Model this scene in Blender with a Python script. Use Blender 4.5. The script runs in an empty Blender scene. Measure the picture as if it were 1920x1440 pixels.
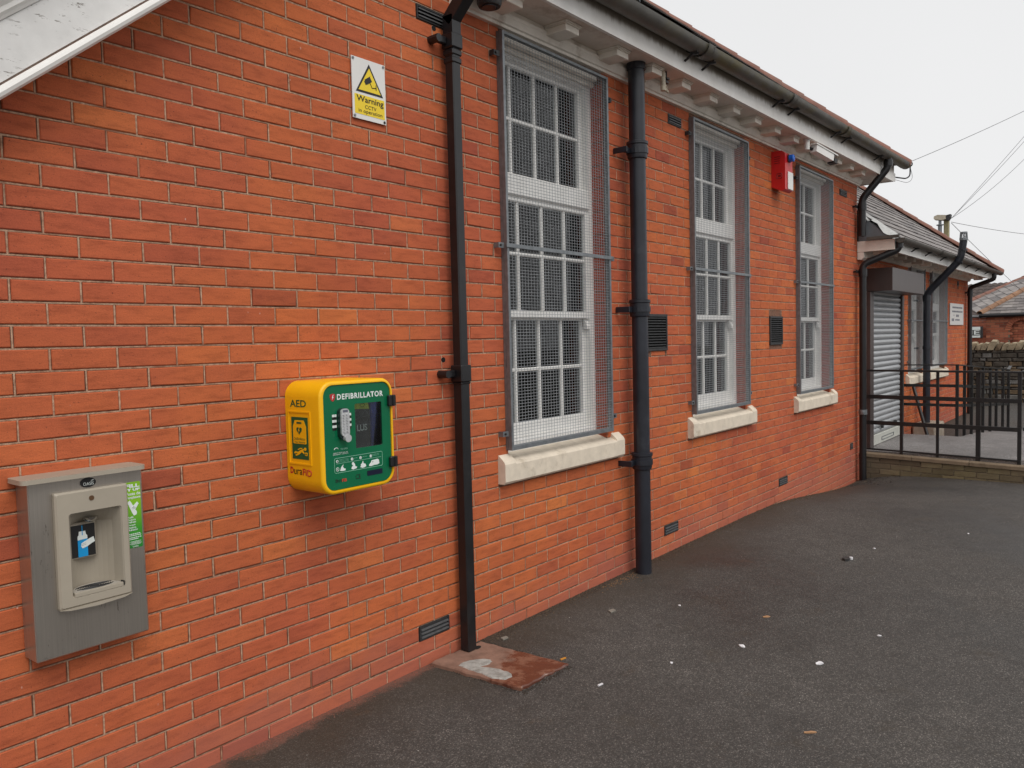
import bpy, math, random
from mathutils import Vector, Matrix
random.seed(7)
SC = bpy.context.scene
COL = SC.collection

# ------------------------------------------------------------------ camera
RV = ((0.6241085, -0.7809707, -0.0239428), (-0.0569783, -0.0149294, -0.9982638), (0.7792574, 0.6243892, -0.0538159))
CAMP = Vector((-1.2521, -2.90965, 1.66562))
cam_d = bpy.data.cameras.new('camera')
cam_d.sensor_width = 36.0
cam_d.lens = 36.0 * 1500 / 1920
cam_d.clip_start = 0.05
cam_d.clip_end = 600
cam = bpy.data.objects.new('camera', cam_d)
COL.objects.link(cam)
m = Matrix.Identity(4)
for i in range(3):
    m[i][0] = RV[0][i]; m[i][1] = -RV[1][i]; m[i][2] = -RV[2][i]; m[i][3] = CAMP[i]
cam.matrix_world = m
SC.camera = cam

# ------------------------------------------------------------------ sky, sun, exposure
W = bpy.data.worlds.new('World')
SC.world = W
W.use_nodes = True
nt = W.node_tree
nt.nodes.clear()
SUN_EL, SUN_AZ = math.radians(52), math.radians(200)      # azimuth clockwise from +Y
sky = nt.nodes.new('ShaderNodeTexSky')
sky.sky_type = 'NISHITA'
sky.sun_disc = False
sky.sun_elevation = SUN_EL
sky.sun_rotation = SUN_AZ
sky.air_density = 1.0
sky.dust_density = 4.0
hs = nt.nodes.new('ShaderNodeHueSaturation'); hs.inputs['Saturation'].default_value = 0.08
mx = nt.nodes.new('ShaderNodeMix'); mx.data_type = 'RGBA'
mx.inputs[0].default_value = 0.88
mx.inputs[7].default_value = (9.1, 9.12, 9.18, 1)         # the cloud layer
tc = nt.nodes.new('ShaderNodeTexCoord')
cn = nt.nodes.new('ShaderNodeTexNoise'); cn.inputs['Scale'].default_value = 1.6; cn.inputs['Detail'].default_value = 3
mr = nt.nodes.new('ShaderNodeMapRange'); mr.inputs['To Min'].default_value = 0.93; mr.inputs['To Max'].default_value = 1.06
vm = nt.nodes.new('ShaderNodeVectorMath'); vm.operation = 'SCALE'
bg = nt.nodes.new('ShaderNodeBackground'); bg.inputs['Strength'].default_value = 0.1
wo = nt.nodes.new('ShaderNodeOutputWorld')
L = nt.links
L.new(sky.outputs[0], hs.inputs['Color']); L.new(hs.outputs[0], mx.inputs[6])
L.new(tc.outputs['Generated'], cn.inputs['Vector']); L.new(cn.outputs['Fac'], mr.inputs['Value'])
L.new(mx.outputs[2], vm.inputs[0]); L.new(mr.outputs[0], vm.inputs['Scale'])
L.new(vm.outputs[0], bg.inputs['Color']); L.new(bg.outputs[0], wo.inputs[0])

sd = bpy.data.lights.new('sun', 'SUN')
sd.energy = 1.5
sd.angle = math.radians(42)
sd.color = (1.0, 0.975, 0.94)
sun = bpy.data.objects.new('sun', sd)
COL.objects.link(sun)
to_sun = Vector((math.sin(SUN_AZ) * math.cos(SUN_EL), math.cos(SUN_AZ) * math.cos(SUN_EL), math.sin(SUN_EL)))
sun.rotation_euler = (-to_sun).to_track_quat('-Z', 'Y').to_euler()
sun.location = (0, -10, 12)

SC.view_settings.view_transform = 'Standard'
SC.view_settings.look = 'None'
SC.view_settings.exposure = 0.0
SC.view_settings.gamma = 1.0
SC.view_settings.use_curve_mapping = False
try:
    SC.cycles.use_denoising = True
    SC.render.filter_size = 1.1
    SC.cycles.denoising_prefilter = 'ACCURATE'
    SC.cycles.sample_clamp_indirect = 4.0
    SC.cycles.max_bounces = 8
    SC.cycles.transparent_max_bounces = 16
except Exception:
    pass

# ------------------------------------------------------------------ materials
def lin(r, g, b):
    f = lambda c: (c / 255) / 12.92 if c <= 10 else (((c / 255) + 0.055) / 1.055) ** 2.4
    return (f(r), f(g), f(b), 1)

def newmat(name):
    ma = bpy.data.materials.new(name)
    ma.use_nodes = True
    n = ma.node_tree
    return ma, n, n.nodes['Principled BSDF'], n.links

def pos(n, scale=None):
    g = n.nodes.new('ShaderNodeNewGeometry')
    if scale is None:
        return g.outputs['Position']
    mp = n.nodes.new('ShaderNodeMapping')
    mp.inputs['Scale'].default_value = scale
    n.links.new(g.outputs['Position'], mp.inputs['Vector'])
    return mp.outputs[0]

def noise(n, vec, scale, detail=4, rough=0.6):
    t = n.nodes.new('ShaderNodeTexNoise')
    t.inputs['Scale'].default_value = scale; t.inputs['Detail'].default_value = detail; t.inputs['Roughness'].default_value = rough
    n.links.new(vec, t.inputs['Vector'])
    return t.outputs['Fac']

def ramp(n, fac, stops, interp='LINEAR'):
    r = n.nodes.new('ShaderNodeValToRGB')
    cr = r.color_ramp
    cr.interpolation = interp
    while len(cr.elements) < len(stops):
        cr.elements.new(0.5)
    for e, (p, c) in zip(cr.elements, stops):
        e.position = p
        e.color = c if len(c) == 4 else (*c, 1)
    n.links.new(fac, r.inputs[0])
    return r.outputs[0]

def mixc(n, fac, a, b, mode='MIX'):
    x = n.nodes.new('ShaderNodeMix'); x.data_type = 'RGBA'; x.blend_type = mode
    for s, v in ((0, fac), (6, a), (7, b)):
        if hasattr(v, 'is_output'):
            n.links.new(v, x.inputs[s])
        else:
            x.inputs[s].default_value = v
    return x.outputs[2]

def math_(n, op, a, b=0.0, clamp=False):
    x = n.nodes.new('ShaderNodeMath'); x.operation = op; x.use_clamp = clamp
    for s, v in ((0, a), (1, b)):
        if hasattr(v, 'is_output'):
            n.links.new(v, x.inputs[s])
        else:
            x.inputs[s].default_value = v
    return x.outputs[0]

def sstep(n, val, a, b):
    x = n.nodes.new('ShaderNodeMapRange'); x.interpolation_type = 'SMOOTHSTEP'
    n.links.new(val, x.inputs['Value'])
    x.inputs['From Min'].default_value = a; x.inputs['From Max'].default_value = b
    return x.outputs[0]

def bump(n, bsdf, h, strength=0.3, dist=0.002):
    b = n.nodes.new('ShaderNodeBump'); b.inputs['Strength'].default_value = strength; b.inputs['Distance'].default_value = dist
    n.links.new(h, b.inputs['Height']); n.links.new(b.outputs[0], bsdf.inputs['Normal'])

def M(name, rgb, rough=0.6, metal=0.0, var=0.12, vs=14.0, bumpk=0.15, dirt=0.0, dirtc=(60, 52, 44), spec=0.5, stretch=(1, 1, 1)):
    """painted / plain surface with slight tonal variation, wear and optional dirt blotches"""
    ma, n, b, l = newmat(name)
    c = lin(*rgb)
    v = pos(n, stretch)
    f1 = noise(n, v, vs, 5)
    dk = tuple(x * (1 - var) for x in c[:3]); lt = tuple(min(1, x * (1 + var)) for x in c[:3])
    colr = ramp(n, f1, [(0.3, dk), (0.7, lt)])
    if dirt:
        f2 = noise(n, v, vs * 0.45, 8, 0.7)
        d = sstep(n, f2, 0.62 - dirt * 0.2, 0.75 - dirt * 0.1)
        colr = mixc(n, math_(n, 'MULTIPLY', d, min(1, dirt * 1.5)), colr, lin(*dirtc))
    l.new(colr, b.inputs['Base Color'])
    b.inputs['Roughness'].default_value = rough
    b.inputs['Metallic'].default_value = metal
    b.inputs['Specular IOR Level'].default_value = spec
    if bumpk:
        bump(n, b, noise(n, v, vs * 12, 3), bumpk, 0.001)
    return ma

def attr(n, name):
    a = n.nodes.new('ShaderNodeAttribute'); a.attribute_name = name
    return a.outputs['Fac']

def brick_mat(name, stops, worn=True, specks=True):
    ma, n, b, l = newmat(name)
    t = attr(n, 'tint')
    colr = ramp(n, t, stops)
    p = pos(n)
    st = noise(n, pos(n, (9, 9, 42)), 1.0, 6, 0.65)
    colr = mixc(n, 0.85, colr, ramp(n, st, [(0.28, (0.66, 0.62, 0.6)), (0.5, (1, 1, 1)), (0.72, (1.14, 1.12, 1.08))]), 'MULTIPLY')
    big = noise(n, p, 1.7, 3)
    colr = mixc(n, 0.8, colr, ramp(n, big, [(0.3, (0.84, 0.8, 0.84)), (0.7, (1.1, 1.14, 1.02))]), 'MULTIPLY')
    warm = noise(n, p, 0.7, 2)
    colr = mixc(n, 0.7, colr, ramp(n, warm, [(0.36, (0.93, 0.88, 1.08)), (0.62, (1.06, 1.16, 0.92))]), 'MULTIPLY')
    fine_ = noise(n, pos(n, (1, 1, 1.6)), 210, 3, 0.8)
    colr = mixc(n, 0.8, colr, ramp(n, fine_, [(0.3, (0.80, 0.78, 0.78)), (0.7, (1.16, 1.16, 1.14))]), 'MULTIPLY')
    pits = noise(n, p, 120, 4, 0.7)
    colr = mixc(n, sstep(n, pits, 0.62, 0.70), colr, (0.12, 0.034, 0.022, 1))
    burn = noise(n, pos(n, (5, 5, 16)), 1.6, 7, 0.7)
    colr = mixc(n, math_(n, 'MULTIPLY', sstep(n, burn, 0.6, 0.78), 0.55), colr, (0.17, 0.045, 0.035, 1))
    if worn:
        g = n.nodes.new('ShaderNodeSeparateXYZ'); l.new(p, g.inputs[0])
        edge = math_(n, 'ADD', g.outputs['Z'], math_(n, 'MULTIPLY', noise(n, p, 2.5, 4), -0.5))
        low = math_(n, 'SUBTRACT', 1.0, sstep(n, edge, -0.25, 0.08))
        colr = mixc(n, math_(n, 'MULTIPLY', low, 0.5), colr, (0.36, 0.125, 0.095, 1))
    if specks:
        for vsc, rmax, thr, msk in ((7, 0.055, 0.72, 0.46), (22, 0.10, 0.80, 0.44)):
            v = n.nodes.new('ShaderNodeTexVoronoi'); v.inputs['Scale'].default_value = vsc
            l.new(pos(n, (1.6, 1, 0.9)), v.inputs['Vector'])
            sx = n.nodes.new('ShaderNodeSeparateXYZ'); l.new(v.outputs['Color'], sx.inputs[0])
            wob = math_(n, 'MULTIPLY', noise(n, p, 160, 4, 0.8), 0.09)
            rad = math_(n, 'SUBTRACT', math_(n, 'MULTIPLY', math_(n, 'SUBTRACT', sx.outputs[0], thr, True), rmax / (1 - thr) * 1.6), wob)
            sp = math_(n, 'LESS_THAN', v.outputs['Distance'], rad)
            sp = math_(n, 'MULTIPLY', sp, sstep(n, noise(n, p, 1.3, 2), msk, msk + 0.2))
            colr = mixc(n, math_(n, 'MULTIPLY', sp, 0.75), colr, (0.66, 0.50, 0.43, 1))
        drip = noise(n, pos(n, (16, 16, 1.1)), 1.0, 6, 0.7)
        dm = math_(n, 'MULTIPLY', sstep(n, drip, 0.6, 0.74), sstep(n, noise(n, p, 0.8, 3), 0.45, 0.62))
        colr = mixc(n, math_(n, 'MULTIPLY', dm, 0.4), colr, (0.20, 0.075, 0.052, 1))
        sc_ = noise(n, pos(n, (30, 30, 8)), 1.0, 8, 0.8)
        colr = mixc(n, math_(n, 'MULTIPLY', math_(n, 'MULTIPLY', sstep(n, sc_, 0.66, 0.74), sstep(n, noise(n, p, 2.2, 3), 0.5, 0.64)), 0.35), colr, (0.62, 0.36, 0.28, 1))
    l.new(colr, b.inputs['Base Color'])
    b.inputs['Roughness'].default_value = 0.82
    b.inputs['Specular IOR Level'].default_value = 0.3
    bump(n, b, noise(n, pos(n, (1, 1, 1.8)), 90, 6, 0.7), 0.5, 0.003)
    return ma

BR = brick_mat('red_brick', [(0.0, (0.27, 0.058, 0.036)), (0.25, (0.41, 0.092, 0.046)), (0.52, (0.52, 0.124, 0.050)), (0.8, (0.57, 0.15, 0.053)), (1.0, (0.62, 0.19, 0.066))])
BR_P = brick_mat('parapet_brick', [(0.0, (0.12, 0.092, 0.062)), (0.5, (0.16, 0.125, 0.082)), (1.0, (0.21, 0.165, 0.105))], worn=False, specks=False)
BR_H = brick_mat('far_brick', [(0.0, (0.24, 0.07, 0.05)), (0.5, (0.40, 0.115, 0.075)), (1.0, (0.52, 0.18, 0.12))], worn=False, specks=False)

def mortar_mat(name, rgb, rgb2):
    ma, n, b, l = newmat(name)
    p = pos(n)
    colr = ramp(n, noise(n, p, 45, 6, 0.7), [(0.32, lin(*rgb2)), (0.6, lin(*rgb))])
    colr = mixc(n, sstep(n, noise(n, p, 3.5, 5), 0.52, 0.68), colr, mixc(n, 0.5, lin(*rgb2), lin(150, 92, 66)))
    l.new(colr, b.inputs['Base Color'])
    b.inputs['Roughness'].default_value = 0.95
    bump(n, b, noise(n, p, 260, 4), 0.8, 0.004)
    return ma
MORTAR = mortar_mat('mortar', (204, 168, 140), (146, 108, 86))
JOINT_SHADE = mortar_mat('open_joint_shade', (138, 100, 80), (92, 62, 48))  # floor of the open joints, coloured dark to paint in their recess shadow
MORTAR_D = mortar_mat('old_mortar', (128, 116, 98), (88, 78, 64))

def asphalt_mat(name, lo, hi, tint, damp=True):
    ma, n, b, l = newmat(name)
    p = pos(n)
    v = n.nodes.new('ShaderNodeTexVoronoi'); v.inputs['Scale'].default_value = 185
    l.new(p, v.inputs['Vector'])
    s = n.nodes.new('ShaderNodeSeparateXYZ'); l.new(v.outputs['Color'], s.inputs[0])
    g = ramp(n, s.outputs[0], [(0.0, tuple(lo * t for t in tint)), (0.62, tuple((lo * 0.5 + hi * 0.5) * 0.8 * t for t in tint)), (0.95, tuple(hi * 1.05 * t for t in tint)), (1.0, tuple(hi * 1.6 * t for t in tint))])
    gap = sstep(n, v.outputs['Distance'], 0.25, 0.75)
    g = mixc(n, math_(n, 'MULTIPLY', gap, 0.55), g, tuple(lo * 0.5 * t for t in tint) + (1,))
    big = noise(n, p, 0.55, 5, 0.6)
    g = mixc(n, 0.9, g, ramp(n, big, [(0.34, (0.64, 0.64, 0.64)), (0.64, (1.26, 1.25, 1.24))]), 'MULTIPLY')
    mid = noise(n, p, 6, 6, 0.7)
    g = mixc(n, 0.8, g, ramp(n, mid, [(0.3, (0.8, 0.79, 0.78)), (0.7, (1.16, 1.16, 1.16))]), 'MULTIPLY')
    if damp:
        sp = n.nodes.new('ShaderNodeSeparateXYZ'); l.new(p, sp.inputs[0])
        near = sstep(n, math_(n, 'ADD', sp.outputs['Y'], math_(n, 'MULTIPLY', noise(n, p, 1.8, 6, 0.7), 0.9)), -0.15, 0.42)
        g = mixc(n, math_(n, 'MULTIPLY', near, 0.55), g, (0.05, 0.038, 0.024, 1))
        edge = math_(n, 'ADD', sp.outputs['Y'], math_(n, 'MULTIPLY', math_(n, 'SUBTRACT', noise(n, p, 5, 7, 0.75), 0.5), 0.30))
        soil = math_(n, 'MULTIPLY', sstep(n, edge, -0.075, -0.03), sstep(n, sp.outputs['X'], 1.9, 2.2))
        g = mixc(n, math_(n, 'MULTIPLY', soil, 0.85), g, ramp(n, noise(n, p, 60, 5, 0.8), [(0.35, (0.016, 0.012, 0.009)), (0.7, (0.085, 0.064, 0.045))]))
        dust = math_(n, 'MULTIPLY', sstep(n, edge, -0.085, -0.02), math_(n, 'SUBTRACT', 1.0, sstep(n, sp.outputs['X'], 1.5, 1.8)))
        g = mixc(n, math_(n, 'MULTIPLY', dust, 0.5), g, (0.27, 0.115, 0.08, 1))
        rust = math_(n, 'MULTIPLY', sstep(n, noise(n, pos(n, (1, 1.6, 1)), 2.6, 8, 0.75), 0.6, 0.7), sstep(n, sp.outputs['Y'], -1.3, -0.5))
        g = mixc(n, math_(n, 'MULTIPLY', rust, 0.4), g, (0.10, 0.058, 0.026, 1))
        moss = math_(n, 'MULTIPLY', sstep(n, noise(n, p, 3.3, 7, 0.7), 0.56, 0.7), 0.35)
        g = mixc(n, moss, g, (0.06, 0.046, 0.03, 1))
    l.new(g, b.inputs['Base Color'])
    ro = ramp(n, big, [(0.35, (0.48,) * 3), (0.62, (0.9,) * 3)])
    l.new(ro, b.inputs['Roughness'])
    b.inputs['Specular IOR Level'].default_value = 0.4
    hsum = math_(n, 'ADD', math_(n, 'MULTIPLY', v.outputs['Distance'], -1.0), math_(n, 'MULTIPLY', noise(n, p, 60, 4), 0.8))
    bump(n, b, hsum, 0.65, 0.004)
    return ma
ASPH = asphalt_mat('asphalt', 0.05, 0.145, (1.0, 0.905, 0.82))
LANDM = asphalt_mat('landing_asphalt', 0.2, 0.42, (1.0, 0.94, 0.92), damp=False)

WHITE = M('white_paint', (234, 231, 226), 0.5, var=0.05, vs=6, dirt=0.2, dirtc=(170, 162, 150))
def fascia_mat():
    ma, n, b, l = newmat('stained_white_fascia')
    p = pos(n)
    base = ramp(n, noise(n, p, 5, 5), [(0.3, lin(224, 220, 214)), (0.7, lin(238, 235, 231))])
    s = n.nodes.new('ShaderNodeSeparateXYZ'); l.new(p, s.inputs[0])
    zz = math_(n, 'SUBTRACT', s.outputs['Z'], math_(n, 'MULTIPLY', s.outputs['X'], 0.0085))
    st = math_(n, 'ADD', zz, math_(n, 'MULTIPLY', noise(n, pos(n, (14, 14, 2)), 1.0, 6, 0.7), 0.12))
    msk = math_(n, 'MULTIPLY', sstep(n, st, 3.645, 3.70), 0.8)
    l.new(mixc(n, msk, base, lin(128, 112, 94)), b.inputs['Base Color'])
    b.inputs['Roughness'].default_value = 0.5
    bump(n, b, noise(n, p, 80, 3), 0.1, 0.001)
    return ma
FASC = fascia_mat()
def peel_mat():
    ma, n, b, l = newmat('flaking_white_paint')
    p = pos(n)
    base = ramp(n, noise(n, p, 5, 6), [(0.3, lin(205, 203, 200)), (0.7, lin(232, 230, 227))])
    mp = n.nodes.new('ShaderNodeMapping'); mp.inputs['Rotation'].default_value = (0, math.radians(-38), 0); mp.inputs['Scale'].default_value = (18, 18, 75)
    g = n.nodes.new('ShaderNodeNewGeometry'); l.new(g.outputs['Position'], mp.inputs['Vector'])
    ck = noise(n, mp.outputs[0], 1.0, 5, 0.75)
    msk = math_(n, 'MULTIPLY', sstep(n, ck, 0.60, 0.63), sstep(n, noise(n, p, 7, 3), 0.42, 0.55))
    colr = mixc(n, msk, base, lin(138, 132, 126))
    l.new(colr, b.inputs['Base Color']); b.inputs['Roughness'].default_value = 0.5
    bump(n, b, math_(n, 'ADD', math_(n, 'MULTIPLY', msk, -2.0), noise(n, p, 90, 4)), 0.3, 0.002)
    return ma
PEEL = peel_mat()
SOFFIT = M('soffit_paint', (222, 210, 198), 0.6, var=0.08, vs=5, dirt=0.5, dirtc=(170, 146, 128))
LEADP = M('streaky_lead', (170, 176, 182), 0.6, var=0.35, vs=16, bumpk=0.4, stretch=(1, 1, .25))
CREAM = M('cream_paint', (234, 226, 214), 0.55, var=0.08, vs=8, dirt=0.35, dirtc=(150, 132, 112))
FRAMEW = M('window_paint', (238, 236, 232), 0.4, var=0.05, vs=9, dirt=0.12, dirtc=(180, 172, 160))
STONE = M('sill_stone', (218, 205, 186), 0.85, var=0.10, vs=14, bumpk=0.7, dirt=0.4, dirtc=(166, 150, 128))
COPE = M('coping_concrete', (124, 108, 88), 0.9, var=0.2, vs=7, bumpk=0.6, dirt=0.5, dirtc=(84, 72, 56))
GALV = M('galvanised_steel', (126, 130, 133), 0.48, metal=0.55, var=0.2, vs=30, bumpk=0.1, dirt=0.2, dirtc=(96, 96, 94))
WIRE = M('galvanised_wire', (162, 165, 168), 0.5, metal=0.4, var=0.15, vs=20, bumpk=0)
BLACK = M('black_gloss_paint', (27, 26, 28), 0.36, var=0.3, vs=10, bumpk=0.35, dirt=0.2, dirtc=(60, 58, 56))
BLUEBLK = M('blue_black_paint', (34, 36, 44), 0.38, var=0.3, vs=7, bumpk=0.5, dirt=0.3, dirtc=(66, 68, 74))
IRON = M('black_ironwork', (30, 29, 29), 0.4, var=0.25, vs=16, bumpk=0.3, dirt=0.2, dirtc=(70, 62, 54))
SLATG = M('dull_grey_slat', (88, 88, 89), 0.45, var=0.25, vs=40, bumpk=0.2, dirt=0.3, dirtc=(50, 50, 50))
SOOT = M('sooty_black', (46, 46, 47), 0.55, var=0.3, vs=25, bumpk=0.3, dirt=0.3, dirtc=(84, 80, 74))
DARK = M('dark_void', (12, 12, 12), 0.9, var=0.2, bumpk=0)
GUT = M('mossy_gutter', (88, 85, 79), 0.5, var=0.35, vs=9, bumpk=0.8, dirt=0.9, dirtc=(92, 84, 54), stretch=(.6, 1, 1))
GUTB = M('black_gutter', (84, 80, 74), 0.5, var=0.3, vs=9, bumpk=0.4, dirt=0.4, dirtc=(86, 78, 60))
SLATE = M('roof_slate', (122, 115, 112), 0.6, var=0.22, vs=5, bumpk=0.4, dirt=0.35, dirtc=(146, 138, 130))
SLATE2 = M('pale_roof_slate', (138, 131, 127), 0.6, var=0.22, vs=4, bumpk=0.4, dirt=0.3, dirtc=(100, 96, 92))
SLATE3 = M('dark_roof_slate', (100, 94, 92), 0.6, var=0.25, vs=6, bumpk=0.4, dirt=0.3, dirtc=(136, 128, 118))
TERRA = M('terracotta', (128, 88, 75), 0.8, var=0.2, vs=6, bumpk=0.4, dirt=0.6, dirtc=(110, 94, 84))
STEEL = None
def steel_mat():
    ma, n, b, l = newmat('brushed_stainless')
    p = pos(n, (220, 220, 2.5))
    f = noise(n, p, 1.0, 3)
    colr = ramp(n, f, [(0.2, lin(172, 164, 155)), (0.8, lin(190, 182, 172))])
    q = pos(n)
    dr = sstep(n, noise(n, pos(n, (60, 60, 16)), 1.0, 6, 0.75), 0.58, 0.67)
    dr = math_(n, 'MULTIPLY', dr, sstep(n, noise(n, q, 6, 3), 0.46, 0.6))
    colr = mixc(n, math_(n, 'MULTIPLY', dr, 0.75), colr, lin(64, 58, 54))
    l.new(colr, b.inputs['Base Color'])
    b.inputs['Metallic'].default_value = 0.85
    l.new(ramp(n, noise(n, q, 5, 4), [(0.3, (0.26,) * 3), (0.7, (0.4,) * 3)]), b.inputs['Roughness'])
    b.inputs['Anisotropic'].default_value = 0.4
    bump(n, b, f, 0.02, 0.0004)
    return ma
STEEL = steel_mat()
TAUPE = M('taupe_plastic', (166, 156, 140), 0.45, var=0.04, vs=10, bumpk=0.08)
TAUPE_L = M('pale_taupe_plastic', (190, 180, 166), 0.45, var=0.05, vs=12, bumpk=0.08)
CHROME = M('chrome', (196, 196, 194), 0.18, metal=1.0, var=0.06, bumpk=0)
YEL = M('yellow_powder_coat', (250, 188, 10), 0.38, var=0.04, vs=12, bumpk=0.25)
GREEN = M('green_panel', (14, 104, 68), 0.16, var=0.06, vs=9, bumpk=0.02)
INKW = M('white_print', (226, 232, 228), 0.5, var=0.03, bumpk=0)
INKP = M('pale_green_print', (142, 196, 172), 0.5, var=0.03, bumpk=0)
INKG = M('green_print', (10, 88, 52), 0.5, var=0.04, bumpk=0)
INKK = M('black_print', (24, 22, 22), 0.5, var=0.05, bumpk=0)
INKR = M('red_print', (186, 34, 40), 0.5, var=0.05, bumpk=0)
INKO = M('orange_red_print', (196, 62, 42), 0.5, var=0.05, bumpk=0)
INKY = M('yellow_print', (238, 206, 40), 0.42, var=0.03, bumpk=0)
INKB = M('sky_blue_print', (20, 150, 214), 0.35, var=0.04, bumpk=0)
INKN = M('grey_print', (96, 98, 110), 0.6, var=0.05, bumpk=0)
LIME = None
def lime_mat():
    ma, n, b, l = newmat('lime_sticker')
    s = n.nodes.new('ShaderNodeSeparateXYZ'); l.new(pos(n), s.inputs[0])
    f = n.nodes.new('ShaderNodeMapRange'); f.inputs['From Min'].default_value = 0.965; f.inputs['From Max'].default_value = 1.2
    l.new(s.outputs['Z'], f.inputs['Value'])
    l.new(ramp(n, f.outputs[0], [(0.0, lin(32, 128, 46)), (0.3, lin(60, 150, 40)), (0.75, lin(136, 190, 30))]), b.inputs['Base Color'])
    b.inputs['Roughness'].default_value = 0.4
    return ma
LIME = lime_mat()
NAVY = M('blue_fabric', (62, 92, 226), 0.7, var=0.15, vs=30, bumpk=0.3)
SIGNW = M('white_sign_plastic', (224, 222, 218), 0.4, var=0.02, vs=8, bumpk=0)
REDP = M('red_alarm_plastic', (198, 34, 36), 0.35, var=0.05, vs=12, bumpk=0.05)
BLUEL = M('blue_lens', (20, 96, 196), 0.12, var=0.05, bumpk=0)
OFFW = M('off_white_plastic', (226, 224, 220), 0.4, var=0.04, vs=10, bumpk=0.05)
WEATHW = M('weathered_cream_metal', (186, 176, 156), 0.6, var=0.15, vs=30, bumpk=0.2, dirt=0.4, dirtc=(110, 96, 80))
BROWN = M('brown_shutter_paint', (70, 60, 58), 0.42, var=0.06, vs=6, bumpk=0.08)
SHUT = M('galvanised_slat', (172, 174, 176), 0.42, metal=0.35, var=0.07, vs=7, bumpk=0.05)
SHUTW = M('white_shutter_rail', (190, 190, 182), 0.5, var=0.08, vs=9, dirt=0.2, dirtc=(150, 144, 130))
LEAD = M('lead_flashing', (110, 114, 118), 0.55, metal=0.2, var=0.2, vs=9, bumpk=0.3)
TATTER = M('torn_white_membrane', (186, 186, 184), 0.7, var=0.12, vs=20, bumpk=0.2)
CONC = M('concrete', (168, 154, 138), 0.9, var=0.18, vs=9, bumpk=0.6, dirt=0.4, dirtc=(120, 96, 78))
RUB = M('rubble_stone', (78, 72, 64), 0.9, var=0.35, vs=6, bumpk=0.9, dirt=0.3, dirtc=(44, 42, 40))
RUB2 = M('brown_rubble_stone', (104, 88, 68), 0.9, var=0.35, vs=6, bumpk=0.9, dirt=0.3, dirtc=(60, 54, 48))
RUB3 = M('grey_rubble_stone', (110, 108, 104), 0.9, var=0.3, vs=6, bumpk=0.9, dirt=0.3, dirtc=(58, 56, 54))
COPS = M('coping_stone', (150, 136, 112), 0.9, var=0.3, vs=7, bumpk=0.9, dirt=0.4, dirtc=(92, 84, 72))
CURT = M('pale_blind', (236, 236, 241), 0.8, var=0.05, vs=5, bumpk=0)
ROOM = M('room_wall', (96, 94, 92), 0.9, var=0.1, vs=2, bumpk=0)
CABLE = M('grey_cable', (120, 120, 122), 0.6, var=0.05, bumpk=0)
def glass_mat():
    ma, n, b, l = newmat('window_glass')
    out = n.nodes['Material Output']
    n.nodes.remove(b)
    tr = n.nodes.new('ShaderNodeBsdfTransparent'); tr.inputs[0].default_value = (0.82, 0.85, 0.85, 1)
    gl = n.nodes.new('ShaderNodeBsdfGlossy'); gl.inputs['Roughness'].default_value = 0.02
    fr = n.nodes.new('ShaderNodeFresnel'); fr.inputs['IOR'].default_value = 1.5
    mx = n.nodes.new('ShaderNodeMixShader')
    l.new(fr.outputs[0], mx.inputs[0]); l.new(tr.outputs[0], mx.inputs[1]); l.new(gl.outputs[0], mx.inputs[2]); l.new(mx.outputs[0], out.inputs[0])
    return ma
GLASS = glass_mat()
def slab_mat():
    ma, n, b, l = newmat('wet_red_slab')
    p = pos(n)
    c = ramp(n, noise(n, p, 8, 7, 0.7), [(0.3, lin(112, 84, 70)), (0.7, lin(158, 122, 104))])
    s = n.nodes.new('ShaderNodeSeparateXYZ'); l.new(p, s.inputs[0])
    d = math_(n, 'ADD', math_(n, 'MULTIPLY', s.outputs['Y'], -1.0), math_(n, 'MULTIPLY', s.outputs['X'], 0.45))
    wet = sstep(n, math_(n, 'ADD', d, math_(n, 'MULTIPLY', noise(n, p, 7, 4), 0.4)), 1.32, 1.40)
    c = mixc(n, wet, c, mixc(n, sstep(n, noise(n, p, 11, 6, 0.7), 0.46, 0.62), lin(96, 58, 46), lin(128, 92, 76)))
    l.new(c, b.inputs['Base Color'])
    l.new(ramp(n, wet, [(0, (0.85,) * 3), (1, (0.12,) * 3)]), b.inputs['Roughness'])
    bump(n, b, math_(n, 'MULTIPLY', noise(n, p, 70, 5), math_(n, 'SUBTRACT', 1.0, wet)), 0.5, 0.003)
    return ma
SLAB = slab_mat()
PATCH = M('cement_patch', (158, 156, 150), 0.9, var=0.3, vs=34, bumpk=1.0, dirt=0.6, dirtc=(120, 114, 106))

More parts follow.
